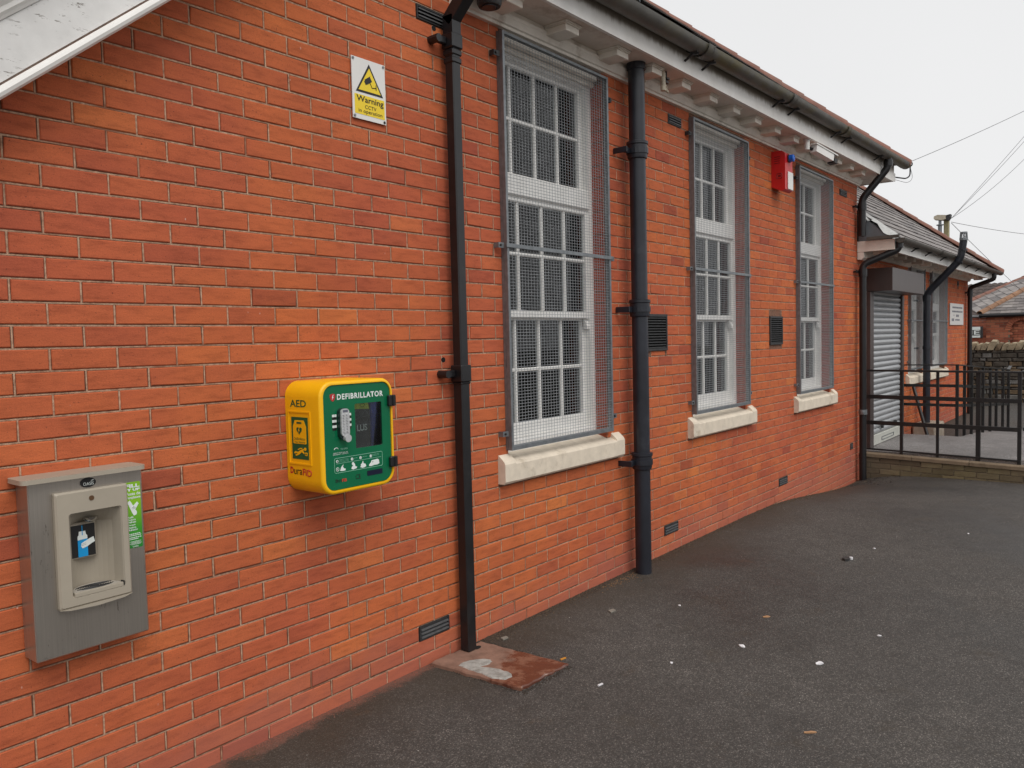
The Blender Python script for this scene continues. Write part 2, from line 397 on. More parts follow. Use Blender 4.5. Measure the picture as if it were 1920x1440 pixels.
# ------------------------------------------------------------------ mesh helpers
class MB:
    def __init__(s):
        s.v = []; s.f = []; s.t = []; s.tint = 0.5
    def add(s, vs, fs):
        o = len(s.v)
        s.v += [tuple(v) for v in vs]
        for f in fs:
            s.f.append(tuple(i + o for i in f)); s.t.append(s.tint)
        return s
    def box(s, x0, x1, y0, y1, z0, z1, b=0.0):
        if b <= 0:
            v = [(x, y, z) for z in (z0, z1) for y in (y0, y1) for x in (x0, x1)]
            return s.add(v, [(0, 2, 3, 1), (4, 5, 7, 6), (0, 1, 5, 4), (2, 6, 7, 3), (0, 4, 6, 2), (1, 3, 7, 5)])
        b = min(b, (x1 - x0) * .45, (y1 - y0) * .45, (z1 - z0) * .45)
        # chamfered box: for each corner three vertices
        idx = {}; v = []
        for sx in (0, 1):
            for sy in (0, 1):
                for sz in (0, 1):
                    cx, cy, cz = (x1 if sx else x0), (y1 if sy else y0), (z1 if sz else z0)
                    ix, iy, iz = (-b if sx else b), (-b if sy else b), (-b if sz else b)
                    for a, p in (('x', (cx, cy + iy, cz + iz)), ('y', (cx + ix, cy, cz + iz)), ('z', (cx + ix, cy + iy, cz))):
                        idx[(sx, sy, sz, a)] = len(v); v.append(p)
        F = []
        for q in (0, 1):
            fx = [idx[(q, a, c, 'x')] for a, c in ((0, 0), (1, 0), (1, 1), (0, 1))]
            fy = [idx[(a, q, c, 'y')] for a, c in ((0, 0), (1, 0), (1, 1), (0, 1))]
            fz = [idx[(a, c, q, 'z')] for a, c in ((0, 0), (1, 0), (1, 1), (0, 1))]
            F.append(fx if q else fx[::-1]); F.append(fy[::-1] if q else fy); F.append(fz if q else fz[::-1])
        for a in (0, 1):
            for c in (0, 1):
                F.append([idx[(a, c, 0, 'x')], idx[(a, c, 1, 'x')], idx[(a, c, 1, 'y')], idx[(a, c, 0, 'y')]])
                F.append([idx[(a, 0, c, 'x')], idx[(a, 1, c, 'x')], idx[(a, 1, c, 'z')], idx[(a, 0, c, 'z')]])
                F.append([idx[(0, a, c, 'y')], idx[(1, a, c, 'y')], idx[(1, a, c, 'z')], idx[(0, a, c, 'z')]])
                for e in (0, 1):
                    F.append([idx[(a, c, e, k)] for k in 'xyz'])
        return s.add(v, F)
    def quad(s, a, b, c, d):
        return s.add([a, b, c, d], [(0, 1, 2, 3)])
    def prism(s, poly, fn, d0, d1):
        """poly: 2D outline; fn(u, v, d) -> 3D"""
        n = len(poly)
        v = [fn(u, w, d0) for u, w in poly] + [fn(u, w, d1) for u, w in poly]
        F = [tuple(range(n - 1, -1, -1)), tuple(range(n, 2 * n))]
        F += [(i, (i + 1) % n, n + (i + 1) % n, n + i) for i in range(n)]
        return s.add(v, F)
    def tube(s, pts, r, n=12, caps=True, square=False, rs=None):
        pts = [Vector(p) for p in pts]
        prev = None
        o = len(s.v)
        rings = []
        for i, p in enumerate(pts):
            if i == 0: t = pts[1] - pts[0]
            elif i == len(pts) - 1: t = pts[-1] - pts[-2]
            else: t = (pts[i] - pts[i - 1]).normalized() + (pts[i + 1] - pts[i]).normalized()
            t.normalize()
            if prev is None:
                up = Vector((0, 0, 1)) if abs(t.z) < 0.9 else Vector((0, 1, 0))
                u = t.cross(up).normalized()
            else:
                u = (prev - t * prev.dot(t)).normalized()
            prev = u
            w = t.cross(u)
            rr = rs[i] if rs else r
            ring = []
            for k in range(n):
                a = 2 * math.pi * (k + (0.5 if square else 0)) / n
                kk = rr
                ring.append(p + (u * math.cos(a) + w * math.sin(a)) * kk)
            rings.append(ring)
        v = [q for ring in rings for q in ring]
        F = []
        for i in range(len(rings) - 1):
            for k in range(n):
                F.append((i * n + k, i * n + (k + 1) % n, (i + 1) * n + (k + 1) % n, (i + 1) * n + k))
        if caps:
            F.append(tuple(range(n - 1, -1, -1))); F.append(tuple((len(rings) - 1) * n + k for k in range(n)))
        return s.add(v, F)
    def build(s, name, mat, parent=None, smooth=False, world=True):
        me = bpy.data.meshes.new(name)
        me.from_pydata(s.v, [], s.f)
        me.materials.append(mat)
        a = me.attributes.new('tint', 'FLOAT', 'FACE')
        a.data.foreach_set('value', s.t)
        if smooth:
            me.polygons.foreach_set('use_smooth', [True] * len(me.polygons))
            if hasattr(me, 'set_sharp_from_angle'):
                me.set_sharp_from_angle(angle=math.radians(38))
        me.update()
        return link(name, me, parent)

def root_loc(p):
    q = Vector((0, 0, 0))
    while p is not None:
        q += p.location; p = p.parent
    return q

def link(name, me, parent=None):
    o = bpy.data.objects.new(name, me)
    COL.objects.link(o)
    if parent is not None:
        o.parent = parent
        if me is not None:
            o.location = -root_loc(parent)
    return o

def fix_normals(o):
    import bmesh
    bm = bmesh.new(); bm.from_mesh(o.data)
    bmesh.ops.recalc_face_normals(bm, faces=bm.faces)
    bm.to_mesh(o.data); bm.free()

def tag(o, label=None, cat=None, group=None, kind=None):
    if label: o['label'] = label
    if cat: o['category'] = cat
    if group: o['group'] = group
    if kind: o['kind'] = kind
    return o

def thing(name, label, cat, loc=(0, 0, 0), group=None):
    o = bpy.data.objects.new(name, None)
    o.empty_display_size = 0.1
    COL.objects.link(o)
    o.location = loc
    return tag(o, label, cat, group)

def box(name, mat, parent, *a, b=0.0):
    return MB().box(*a, b=b).build(name, mat, parent)

def fillet(pts, r, n=5):
    pts = [Vector(p) for p in pts]
    out = [pts[0]]
    for i in range(1, len(pts) - 1):
        a, p, b = pts[i - 1], pts[i], pts[i + 1]
        d = min(r, (a - p).length * .48, (b - p).length * .48)
        s0 = p + (a - p).normalized() * d; s1 = p + (b - p).normalized() * d
        for k in range(n + 1):
            t = k / n
            out.append((s0 * (1 - t) + p * t) * (1 - t) + (p * (1 - t) + s1 * t) * t)
    out.append(pts[-1])
    return out

FRONT = lambda y: (lambda u, v, d: (u, y - d, v))          # faces -Y, u = x, v = z
LEFT = lambda x: (lambda u, v, d: (x - d, -u, v))          # faces -X, u = -y, v = z

def rrect(x0, x1, z0, z1, r, n=5):
    out = []
    for cx, cz, a0 in ((x1 - r, z1 - r, 0), (x0 + r, z1 - r, 90), (x0 + r, z0 + r, 180), (x1 - r, z0 + r, 270)):
        for k in range(n + 1):
            a = math.radians(a0 + 90 * k / n)
            out.append((cx + r * math.cos(a), cz + r * math.sin(a)))
    return out

def disc(cx, cz, rx, rz=None, n=20):
    rz = rz or rx
    return [(cx + rx * math.cos(2 * math.pi * k / n), cz + rz * math.sin(2 * math.pi * k / n)) for k in range(n)]

def text(s, u0, u1, v0, v1, fn, mat, parent, name='lettering', bold=0.0, d=0.0012, shear=0.0, space=1.0):
    """flat lettering fitted into a rectangle of the plane fn"""
    cu = bpy.data.curves.new('txt', 'FONT')
    cu.body = s
    cu.offset = bold
    cu.resolution_u = 3
    cu.shear = shear
    cu.space_character = space
    ob = bpy.data.objects.new('txt', cu)
    COL.objects.link(ob)
    dg = bpy.context.evaluated_depsgraph_get()
    me = bpy.data.meshes.new_from_object(ob.evaluated_get(dg))
    bpy.data.objects.remove(ob); bpy.data.curves.remove(cu)
    xs = [v.co.x for v in me.vertices]; ys = [v.co.y for v in me.vertices]
    x0, x1, y0, y1 = min(xs), max(xs), min(ys), max(ys)
    for v in me.vertices:
        u = u0 + (v.co.x - x0) / (x1 - x0) * (u1 - u0); w = v0 + (v.co.y - y0) / (y1 - y0) * (v1 - v0)
        v.co = fn(u, w, d)
    me.materials.clear(); me.materials.append(mat)
    me.name = name
    return link(name, me, parent)

def flat(poly, fn, mat, parent, name='print', d=0.001, d0=0.0):
    return MB().prism(poly, fn, d0, d).build(name, mat, parent)

# ------------------------------------------------------------------ ground
def smooth01(x, a, b):
    t = max(0, min(1, (x - a) / (b - a))); return t * t * (3 - 2 * t)
def gh(x, y):
    h = -0.10 * smooth01(x, 5.6, 9.3) - 0.12 * smooth01(x, 6.3, 9.2) * math.exp(min(0, y) / 0.35)
    h += (0.10 + 0.12 * math.exp(min(0, y) / 0.35)) * smooth01(x, 10.5, 14.5)
    if x > 20.3: h -= 0.8 * smooth01(x, 20.4, 22.5)
    return h + 0.004 * math.sin(x * 2.1 + y * 1.3) * smooth01(-y, 0.15, 0.6)
xs = [-80, -30, -12, -6] + [-4 + 0.25 * i for i in range(0, 101)] + [22, 23, 25, 30, 45, 80, 160]
ys = [-120, -50, -20, -10, -7, -5] + [-4 + 0.2 * i for i in range(20)] + [0.0, 0.25, 1, 3, 8, 20, 60, 120]
g = MB()
g.add([(x, y, gh(x, y)) for y in ys for x in xs], [(j * len(xs) + i, j * len(xs) + i + 1, (j + 1) * len(xs) + i + 1, (j + 1) * len(xs) + i) for j in range(len(ys) - 1) for i in range(len(xs) - 1)])
tag(g.build('ground', ASPH, smooth=True), 'dark grey asphalt yard with pale specks and litter', kind='structure')

# ------------------------------------------------------------------ brickwork
BL, BP, ROW0 = 0.22464, 0.077, 2.4865
def brick_rects(x0, x1, zlo, zhi, holes, u_off=0.0):
    """running bond clipped to the wall outline and its openings"""
    out = []
    r0 = int(math.floor((ROW0 - 4.3) / BP)) - 1
    r1 = int(math.ceil((ROW0 - zlo) / BP)) + 1
    j = 0.0042
    for r in range(r0, r1 + 1):
        zc = ROW0 - r * BP
        za, zb = zc - BP / 2 + j, zc + BP / 2 - j
        sh = 0.0 if r % 2 == 0 else 0.5
        k = math.floor(x0 / BL) - 1
        while (k + sh) * BL < x1:
            a, b = (k + sh) * BL + j, (k + sh + 1) * BL - j
            k += 1
            jit = ((r * 7919 + k * 104729) % 1000) / 1000 - 0.5
            a += jit * 0.004; b += (((r * 7919 + (k + 1) * 104729) % 1000) / 1000 - 0.5) * 0.004
            a2, b2 = max(a, x0), min(b, x1)
            if b2 - a2 < 0.02 or zb <= zlo: continue
            segs = [(a2, b2)]
            z0c, z1c = max(za, zlo), zb
            for hx0, hx1, hz0, hz1 in holes:
                if hz1 <= z0c + 0.008 or hz0 >= z1c - 0.008: continue
                if hz0 > z0c + 0.02 and hx0 <= a2 and hx1 >= b2: z1c = min(z1c, hz0 - 0.004); continue
                if hz1 < z1c - 0.02 and hx0 <= a2 and hx1 >= b2: z0c = max(z0c, hz1 + 0.004); continue
                ns = []
                for s0, s1 in segs:
                    if hx1 <= s0 or hx0 >= s1: ns.append((s0, s1)); continue
                    if hx0 - s0 > 0.02: ns.append((s0, hx0 - 0.003))
                    if s1 - hx1 > 0.02: ns.append((hx1 + 0.003, s1))
                segs = ns
            for s0, s1 in segs:
                top = zhi(s0, s1)
                if z0c >= top - 0.015: continue
                out.append((s0, s1, z0c, min(z1c, top), r))
    return out

def brick_geo(mb, x0, x1, z0, z1, yf, rnd, depth=0.03):
    """front face with chamfered, slightly uneven edges and four sides"""
    e = 0.0035
    jj = lambda k: rnd.uniform(-k, k)
    yj = yf + jj(0.0012)
    o = [(x0 + jj(.0013), z0 + jj(.001)), (x1 + jj(.0013), z0 + jj(.001)), (x1 + jj(.0013), z1 + jj(.001)), (x0 + jj(.0013), z1 + jj(.001))]
    sg = ((1, 1), (-1, 1), (-1, -1), (1, -1))
    if rnd.random() < 0.10:
        q = rnd.randrange(4); d = rnd.uniform(.002, .006)
        o[q] = (o[q][0] + sg[q][0] * d, o[q][1] + sg[q][1] * d * .6)
    v = [(x + a * e, yj, z + b * e) for (x, z), (a, b) in zip(o, sg)]
    v += [(x, yj + e * .8, z) for x, z in o] + [(x, yj + depth, z) for x, z in o]
    F = [(0, 1, 2, 3)]
    for i in range(4):
        k = (i + 1) % 4
        F += [(4 + i, 4 + k, k, i), (8 + i, 8 + k, 4 + k, 4 + i)]
    mb.add(v, F)

def proj(p):
    d = Vector(p) - CAMP
    z = sum(RV[2][i] * d[i] for i in range(3))
    return (960 + 1500 * sum(RV[0][i] * d[i] for i in range(3)) / z, 720 + 1500 * sum(RV[1][i] * d[i] for i in range(3)) / z)

def lay_bricks(rects, yf, parent, mat, single=300, cover=()):
    rnd = random.Random(11)
    sc = []
    for i, (x0, x1, z0, z1, r) in enumerate(rects):
        if single == 0: sc.append((0, i)); continue
        q = [proj((x, yf, z)) for x, z in ((x0, z0), (x1, z0), (x1, z1), (x0, z1))]
        a = 0
        qq = [(min(1920, max(0, x)), min(1440, max(0, y))) for x, y in q]
        for k in range(4):
            a += qq[k][0] * qq[(k + 1) % 4][1] - qq[(k + 1) % 4][0] * qq[k][1]
        a = abs(a) / 2
        c = ((q[0][0] + q[2][0]) / 2, (q[0][1] + q[2][1]) / 2)
        if any(m0 < c[0] < m1 and n0 < c[1] < n1 for m0, m1, n0, n1 in cover): a = 0
        sc.append((a, i))
    sc.sort(reverse=True)
    pick = set(i for a, i in sc[:single] if a > 60)
    rest = MB()
    variants = []
    nfull = BL - 0.0084; hfull = BP - 0.0084
    for k in range(48):
        vb = MB(); vb.tint = tint(rnd)
        brick_geo(vb, -nfull / 2, nfull / 2, -hfull / 2, hfull / 2, 0, rnd)
        variants.append(vb)
    vm_ = [None] * 48
    for i, (x0, x1, z0, z1, r) in enumerate(rects):
        if i not in pick:
            rest.tint = tint(rnd)
            brick_geo(rest, x0, x1, z0, z1, yf, rnd)
            continue
        if abs(x1 - x0 - nfull) < 0.006 and abs(z1 - z0 - hfull) < 0.003:
            k = rnd.randrange(48)
            if vm_[k] is None:
                o = variants[k].build('brick', mat, parent); vm_[k] = o.data
            else:
                o = bpy.data.objects.new('brick', vm_[k]); COL.objects.link(o); o.parent = parent
            o.location = Vector(((x0 + x1) / 2, yf + rnd.uniform(-.0012, .0012), (z0 + z1) / 2)) - root_loc(parent)
            o.rotation_euler = (0, rnd.uniform(-.004, .004), 0)
        else:
            b = MB(); b.tint = tint(rnd)
            brick_geo(b, x0, x1, z0, z1, yf, rnd)
            b.build('brick', mat, parent)
    if rest.f:
        tag(rest.build('brickwork', mat, parent), kind='stuff')

def pointing(rects, parent):
    """the struck mortar of every bed and perpend, a little narrower than the joint it fills"""
    rnd = random.Random(5)
    mb = MB()
    for x0, x1, z0, z1, r in rects:
        h = 0.0029
        za, zb = z0 - 0.0046 - h + rnd.uniform(-.0004, .0003), z0 - 0.0046 + h + rnd.uniform(-.0005, .0003)
        y0 = 0.0012 + rnd.uniform(0, .0016)
        mb.add([(x0 - .0084, y0 + .001, za), (x1, y0 + .001, za + rnd.uniform(-.0005, .0005)), (x1, y0, zb + rnd.uniform(-.0008, .0004)), ((x0 + x1) / 2, y0, zb + rnd.uniform(-.001, .0006)), (x0 - .0084, y0, zb)], [(0, 1, 2, 3, 4)])
        e = rnd.uniform(.0024, .0032); cx = x0 - 0.0042 + rnd.uniform(-.0005, .0005)
        mb.add([(cx - e, y0 + .001, z0 - .002), (cx + e, y0 + .001, z0 - .002), (cx + e, y0 + .001, z1 + .002), (cx - e, y0 + .001, z1 + .002)], [(0, 1, 2, 3)])
    tag(mb.build('pointing', MORTAR, parent), kind='stuff')

def tint(rnd):
    t = rnd.gauss(0.51, 0.07)
    q = rnd.random()
    if q < 0.05: t = rnd.uniform(0.16, 0.3)
    elif q > 0.97: t = rnd.uniform(0.7, 0.85)
    return max(0, min(1, t))

def wall_sheet(x0, x1, z0, y, holes, zhi, mb):
    """face behind the pointing as vertical strips leaving the openings free"""
    cuts = sorted(set([x0, x1] + [h[0] for h in holes] + [h[1] for h in holes] + [x0 + (x1 - x0) * k / 40 for k in range(41)]))
    cuts = [c for c in cuts if x0 <= c <= x1]
    for a, b in zip(cuts[:-1], cuts[1:]):
        if b - a < 1e-4: continue
        z = z0
        for hz0, hz1 in sorted((h[2], h[3]) for h in holes if h[0] <= a + 1e-5 and h[1] >= b - 1e-5):
            if hz0 > z: mb.quad((a, y, z), (b, y, z), (b, y, hz0), (a, y, hz0))
            z = max(z, hz1)
        ta, tb = zhi(a, a), zhi(b, b)
        if min(ta, tb) > z: mb.quad((a, y, z), (b, y, z), (b, y, tb), (a, y, ta))

# ------------------------------------------------------------------ main building
WIN = [0.0, 2.392, 4.835]                 # shifts of the three tall windows
WX0, WX1, WZ0, WZ1 = 2.335, 3.415, 1.0, 3.425
XC = 9.36                                 # corner of the taller block
holes = []
for s in WIN:
    holes += [(WX0 + s, WX1 + s, 0.984, WZ1), (2.24 + s, 3.55 + s, 0.85, 0.984)]
VENTS = [(3.955, 4.285, 1.567, 1.84), (6.40, 6.735, 1.567, 1.845)]
AIR = [(1.573, 1.792, 0.1385, 0.2155), (4.212, 4.436, 0.1385, 0.2155), (6.63, 6.866, 0.1385, 0.2155)]
TOPV = [(1.684, 1.90, 3.298, 3.369), (4.357, 4.575, 3.298, 3.369), (8.66, 8.93, 3.298, 3.369)]
TINYV = [(9.06, 9.17, 0.215, 0.29)]
holes += VENTS + AIR + TOPV + TINYV
EAVE = 3.45
SL = 0.0085
def ez(x): return EAVE + SL * (x - 2.4)
TANP = math.tan(math.radians(39.8))
def gable_l(x): return 2.70 + TANP * (x - 0.03)
APX = 1.63
def main_top(a, b):
    def t(x):
        if x < APX: return gable_l(x)
        z = gable_l(APX) - TANP * (x - APX)
        return max(z, ez(x) + 0.06)
    return min(t(a), t(b))
B0 = (4.0, 0.0, 0.0)
bld = thing('school_building', 'long red brick single storey building with three tall caged windows and white eaves', 'building', B0)
rects = brick_rects(-1.25, XC, -0.3, lambda a, b: max(main_top(a, a), main_top(b, b)) + 0.02, holes)
lay_bricks(rects, 0.0, bld, BR, 300, cover=((30, 275, 890, 1230), (535, 735, 715, 915), (835, 880, 0, 1230), (660, 720, 110, 230), (0, 40, 0, 1440)))
w = MB()
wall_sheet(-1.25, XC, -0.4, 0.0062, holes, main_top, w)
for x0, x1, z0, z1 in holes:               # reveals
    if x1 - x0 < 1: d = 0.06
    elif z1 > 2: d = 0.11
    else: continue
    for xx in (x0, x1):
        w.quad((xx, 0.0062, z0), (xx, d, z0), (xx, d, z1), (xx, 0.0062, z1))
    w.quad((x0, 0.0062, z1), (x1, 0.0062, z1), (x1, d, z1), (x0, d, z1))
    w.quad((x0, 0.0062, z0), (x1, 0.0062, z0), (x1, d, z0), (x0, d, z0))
w.build('wall', JOINT_SHADE, bld)
pointing(rects, bld)
# brick faces of the window reveals (stretcher ends turning the corner)
rev = MB(); rr = random.Random(3)
for s in WIN:
    r = 0
    while ROW0 - r * BP > WZ0:
        z = ROW0 - r * BP
        rev.tint = tint(rr) * 0.22
        x = WX1 + s
        rev.box(x - 0.004, x + 0.01, 0.004, 0.10, z - BP / 2 + .0045, z + BP / 2 - .0045)
        r += 1
    r = -1
    while ROW0 - r * BP < WZ1 - 0.03:
        z = ROW0 - r * BP
        rev.tint = tint(rr) * 0.22
        rev.box(WX1 + s - 0.004, WX1 + s + 0.01, 0.004, 0.10, z - BP / 2 + .0045, z + BP / 2 - .0045)
        r -= 1
tag(rev.build('reveal_brick', BR, bld), kind='stuff')
# end wall above the annex roof, back and left walls
w2 = MB()
w2.quad((XC, 0.0062, -0.4), (XC, 7.5, -0.4), (XC, 7.5, 3.6), (XC, 0.0062, 3.6))
w2.quad((-1.25, 0.0062, -0.4), (-1.25, 7.5, -0.4), (-1.25, 7.5, 1.6), (-1.25, 0.0062, 1.6))
w2.quad((-1.25, 7.5, -0.4), (XC, 7.5, -0.4), (XC, 7.5, 3.6), (-1.25, 7.5, 3.6))
w2.build('end_wall', BR, bld)
# rooms behind the glass
for s in WIN:
    rm = MB()
    a, b = WX0 + s - 0.4, WX1 + s + 0.4
    rm.quad((a, 2.6, 0.3), (b, 2.6, 0.3), (b, 2.6, 3.6), (a, 2.6, 3.6))
    rm.quad((a, 0.2, 0.3), (a, 2.6, 0.3), (a, 2.6, 3.6), (a, 0.2, 3.6))
    rm.quad((b, 0.2, 0.3), (b, 2.6, 0.3), (b, 2.6, 3.6), (b, 0.2, 3.6))
    rm.quad((a, 0.2, 3.6), (b, 0.2, 3.6), (b, 2.6, 3.6), (a, 2.6, 3.6))
    rm.quad((a, 0.2, 0.3), (b, 0.2, 0.3), (b, 2.6, 0.3), (a, 2.6, 0.3))
    rm.build('room', ROOM, bld)

def sash_window(parent, x0, x1, z0, z1, cols, zs, seed, sill=True, sx0=None, sx1=None):
    """zs: list of (y, zlow, zhigh, divider) for the three lights, top to bottom"""
    rnd = random.Random(seed)
    wn = link('window', None, parent)
    wn.location = Vector((x0, 0, z0)) - root_loc(parent)
    f = MB()
    f.box(x0, x0 + 0.05, 0.088, 0.20, z0, z1)
    f.box(cols[-1] + 0.035, x1, 0.088, 0.20, z0, z1)
    f.box(x0 + 0.05, cols[-1] + 0.035, 0.085, 0.20, zs[0][2] + 0.03, z1, b=0.006)
    f.box(x0 + 0.05, cols[-1] + 0.035, 0.075, 0.20, zs[0][1] - 0.14, zs[0][1] - 0.012, b=0.008)
    f.box(x0 + 0.05, cols[-1] + 0.035, 0.07, 0.20, z0, zs[2][1] - 0.09, b=0.006)
    f.build('frame', FRAMEW, wn)
    head = MB()
    head.box(x0 + 0.002, x1 - 0.002, 0.03, 0.086, zs[0][2] + 0.075, z1, b=0.008)
    head.box(x0 + 0.002, x1 - 0.002, 0.055, 0.086, zs[0][2] + 0.04, zs[0][2] + 0.073, b=0.008)
    head.build('head_board', CREAM, wn)
    for y, za, zb, zd in zs:
        sa = MB()
        lo, hi = za - 0.045, zb + 0.04
        if zs[2][0] == y: lo = za - 0.09
        sa.box(cols[0] - 0.045, cols[0], y, y + 0.04, lo, hi)
        sa.box(cols[-1], cols[-1] + 0.045, y, y + 0.04, lo, hi)
        sa.box(cols[0], cols[-1], y, y + 0.04, lo, za, b=0.004)
        sa.box(cols[0], cols[-1], y, y + 0.04, zb, hi, b=0.004)
        sa.build('sash', FRAMEW, wn)
        if y == zs[1][0]:
            h = MB(); h.prism([(0, 0), (0.05, 0), (0.05, 0.09), (0.0, 0.02)], lambda u, v, d: (cols[-1] + 0.0 + d, y - 0.002 + u * 0.6, lo - 0.07 + v), 0, 0.043)
            h.build('sash_horn', FRAMEW, wn)
        for c in cols[1:-1]:
            bb = MB(); bb.box(c - 0.011, c + 0.011, y + 0.004, y + 0.034, za, zb, b=0.005); bb.build('glazing_bar', FRAMEW, wn)
        bb = MB(); bb.box(cols[0], cols[-1], y + 0.006, y + 0.032, zd - 0.011, zd + 0.011, b=0.005); bb.build('glazing_bar', FRAMEW, wn)
        for ca, cb in zip(cols[:-1], cols[1:]):
            for p, q in ((za, zd), (zd, zb)):
                tilt = rnd.uniform(-.0012, .0012)
                box('pane', GLASS, wn, ca + 0.006, cb - 0.006, y + 0.018 + tilt, y + 0.021 + tilt, p + 0.006, q - 0.006)
    if sill:
        sl = MB()
        prof = [(0.075, 0.848), (-0.04, 0.848), (-0.052, 0.86), (-0.052, 0.955), (-0.046, 0.965), (0.085, 1.012)]
        sl.prism(prof, lambda u, v, d: (d, u, v), sx0 + 0.10, sx1 - 0.10)
        for e0, e1, cut in ((sx0, sx0 + 0.10, 1), (sx1 - 0.10, sx1, -1)):
            hp = [(0.07, 0.848), (-0.04, 0.848), (-0.052, 0.862), (-0.052, 0.962), (-0.044, 0.978), (-0.012, 1.006), (0.004, 1.016)]
            sl.prism(hp, lambda u, v, d: (d, u, v), e0, e1)
        o = sl.build('sill', STONE, wn)
        fix_normals(o)
        tag(o, 'pale stone sill projecting below the caged window')
    # blinds hanging inside
    def blind(a, b, za, zb, y):
        n_ = 26
        c = MB()
        pts = [(a + (b - a) * k / n_, y + 0.012 * math.sin(k * 2.4) + 0.006 * math.sin(k * .7 + seed)) for k in range(n_ + 1)]
        vs = [(x, yy, za + 0.01 * math.sin(x * 9)) for x, yy in pts] + [(x, yy, zb) for x, yy in pts]
        c.add(vs, [(k, k + 1, n_ + 2 + k, n_ + 1 + k) for k in range(n_)])
        c.build('blind', CURT, wn, smooth=True)
    return wn, blind

for wi, s in enumerate(WIN):
    cols = [2.385 + s, 2.60 + s, 2.845 + s, 3.09 + s, 3.325 + s]
    if wi == 2: cols = [2.385 + s, 2.70 + s, 3.01 + s, 3.325 + s]
    wn, blind = sash_window(bld, WX0 + s, WX1 + s, WZ0, WZ1, cols,
                            [(0.135, 2.675, 3.315, 3.005), (0.095, 1.85, 2.50, 2.19), (0.135, 1.16, 1.795, 1.485)], wi + 3, True, 2.236 + s, 3.556 + s)
    if wi == 0:
        tag(wn, 'nearest tall sash window, many small panes')
        blind(2.34, 3.10, 1.86, 3.24, 0.20); blind(2.34, 3.02, 1.08, 1.83, 0.235); blind(3.20, 3.36, 1.9, 3.2, 0.24)
    elif wi == 1:
        tag(wn, 'middle tall sash window')
        blind(2.35 + s, 2.95 + s, 1.9, 3.24, 0.2); blind(2.85 + s, 3.34 + s, 1.02, 1.8, 0.24)
    else:
        tag(wn, 'farthest tall sash window of the main wall')
        blind(2.35 + s, 3.3 + s, 2.5, 3.24, 0.2); blind(2.95 + s, 3.35 + s, 1.02, 2.4, 0.24)

# eaves: cornice moulding, soffit, blocks, fascia (slightly rising to the right, as the old timber does)
EX0, EX1 = 1.93, 9.95
def sheared(prof, x0, x1, zf=ez):
    b = MB()
    n = len(prof)
    v = [(x0, y, z + zf(x0) - EAVE) for y, z in prof] + [(x1, y, z + zf(x1) - EAVE) for y, z in prof]
    b.add(v, [tuple(range(n)), tuple(range(2 * n - 1, n - 1, -1))] + [(i, n + i, n + (i + 1) % n, (i + 1) % n) for i in range(n)])
    return b
cor = [(0.004, 3.432), (-0.026, 3.432), (-0.030, 3.446), (-0.040, 3.452), (-0.056, 3.485), (-0.060, 3.502), (-0.044, 3.506), (-0.044, 3.534), (0.004, 3.534)]
o = sheared(cor, EX0, XC + 0.03).build('cornice', CREAM, bld); fix_normals(o)
o = sheared([(0.0, 3.535), (-0.262, 3.535), (-0.262, 3.56), (0.0, 3.56)], EX0, EX1).build('soffit', SOFFIT, bld); fix_normals(o)
o = sheared([(-0.262, 3.527), (-0.285, 3.527), (-0.285, 3.745), (-0.262, 3.745)], EX0, EX1).build('fascia', FASC, bld); fix_normals(o)
mod_proto = None
for bx in (2.24, 2.79, 3.37, 3.83, 4.28, 4.75, 5.20, 5.66, 6.13, 6.62, 7.08, 7.54, 8.0, 8.46, 8.92):
    dz = ez(bx) - EAVE
    mb = MB()
    mb.box(-0.07, 0.07, -0.196, -0.0445, -0.026, 0.012, b=0.003)
    mb.box(-0.076, 0.076, -0.203, -0.0445, 0.0122, 0.020, b=0.002)
    mb.box(-0.084, 0.084, -0.212, -0.0445, 0.0202, 0.0295, b=0.003)
    if mod_proto is None:
        o = mb.build('eaves_block', CREAM, bld); mod_proto = o.data
    else:
        o = bpy.data.objects.new('eaves_block', mod_proto); COL.objects.link(o); o.parent = bld
    o.location = Vector((bx, 0, 3.505 + dz)) - Vector(B0)
# eave return at the far end
er = MB(); dz = ez(EX1) - EAVE
er.box(EX1, EX1 + 0.025, -0.285, 0.6, 3.527 + dz, 3.745 + dz)
er.build('fascia', FASC, bld)
er = MB(); er.box(XC + 0.031, EX1, 0.001, 3.0, 3.535 + dz, 3.56 + dz); er.build('soffit', SOFFIT, bld)

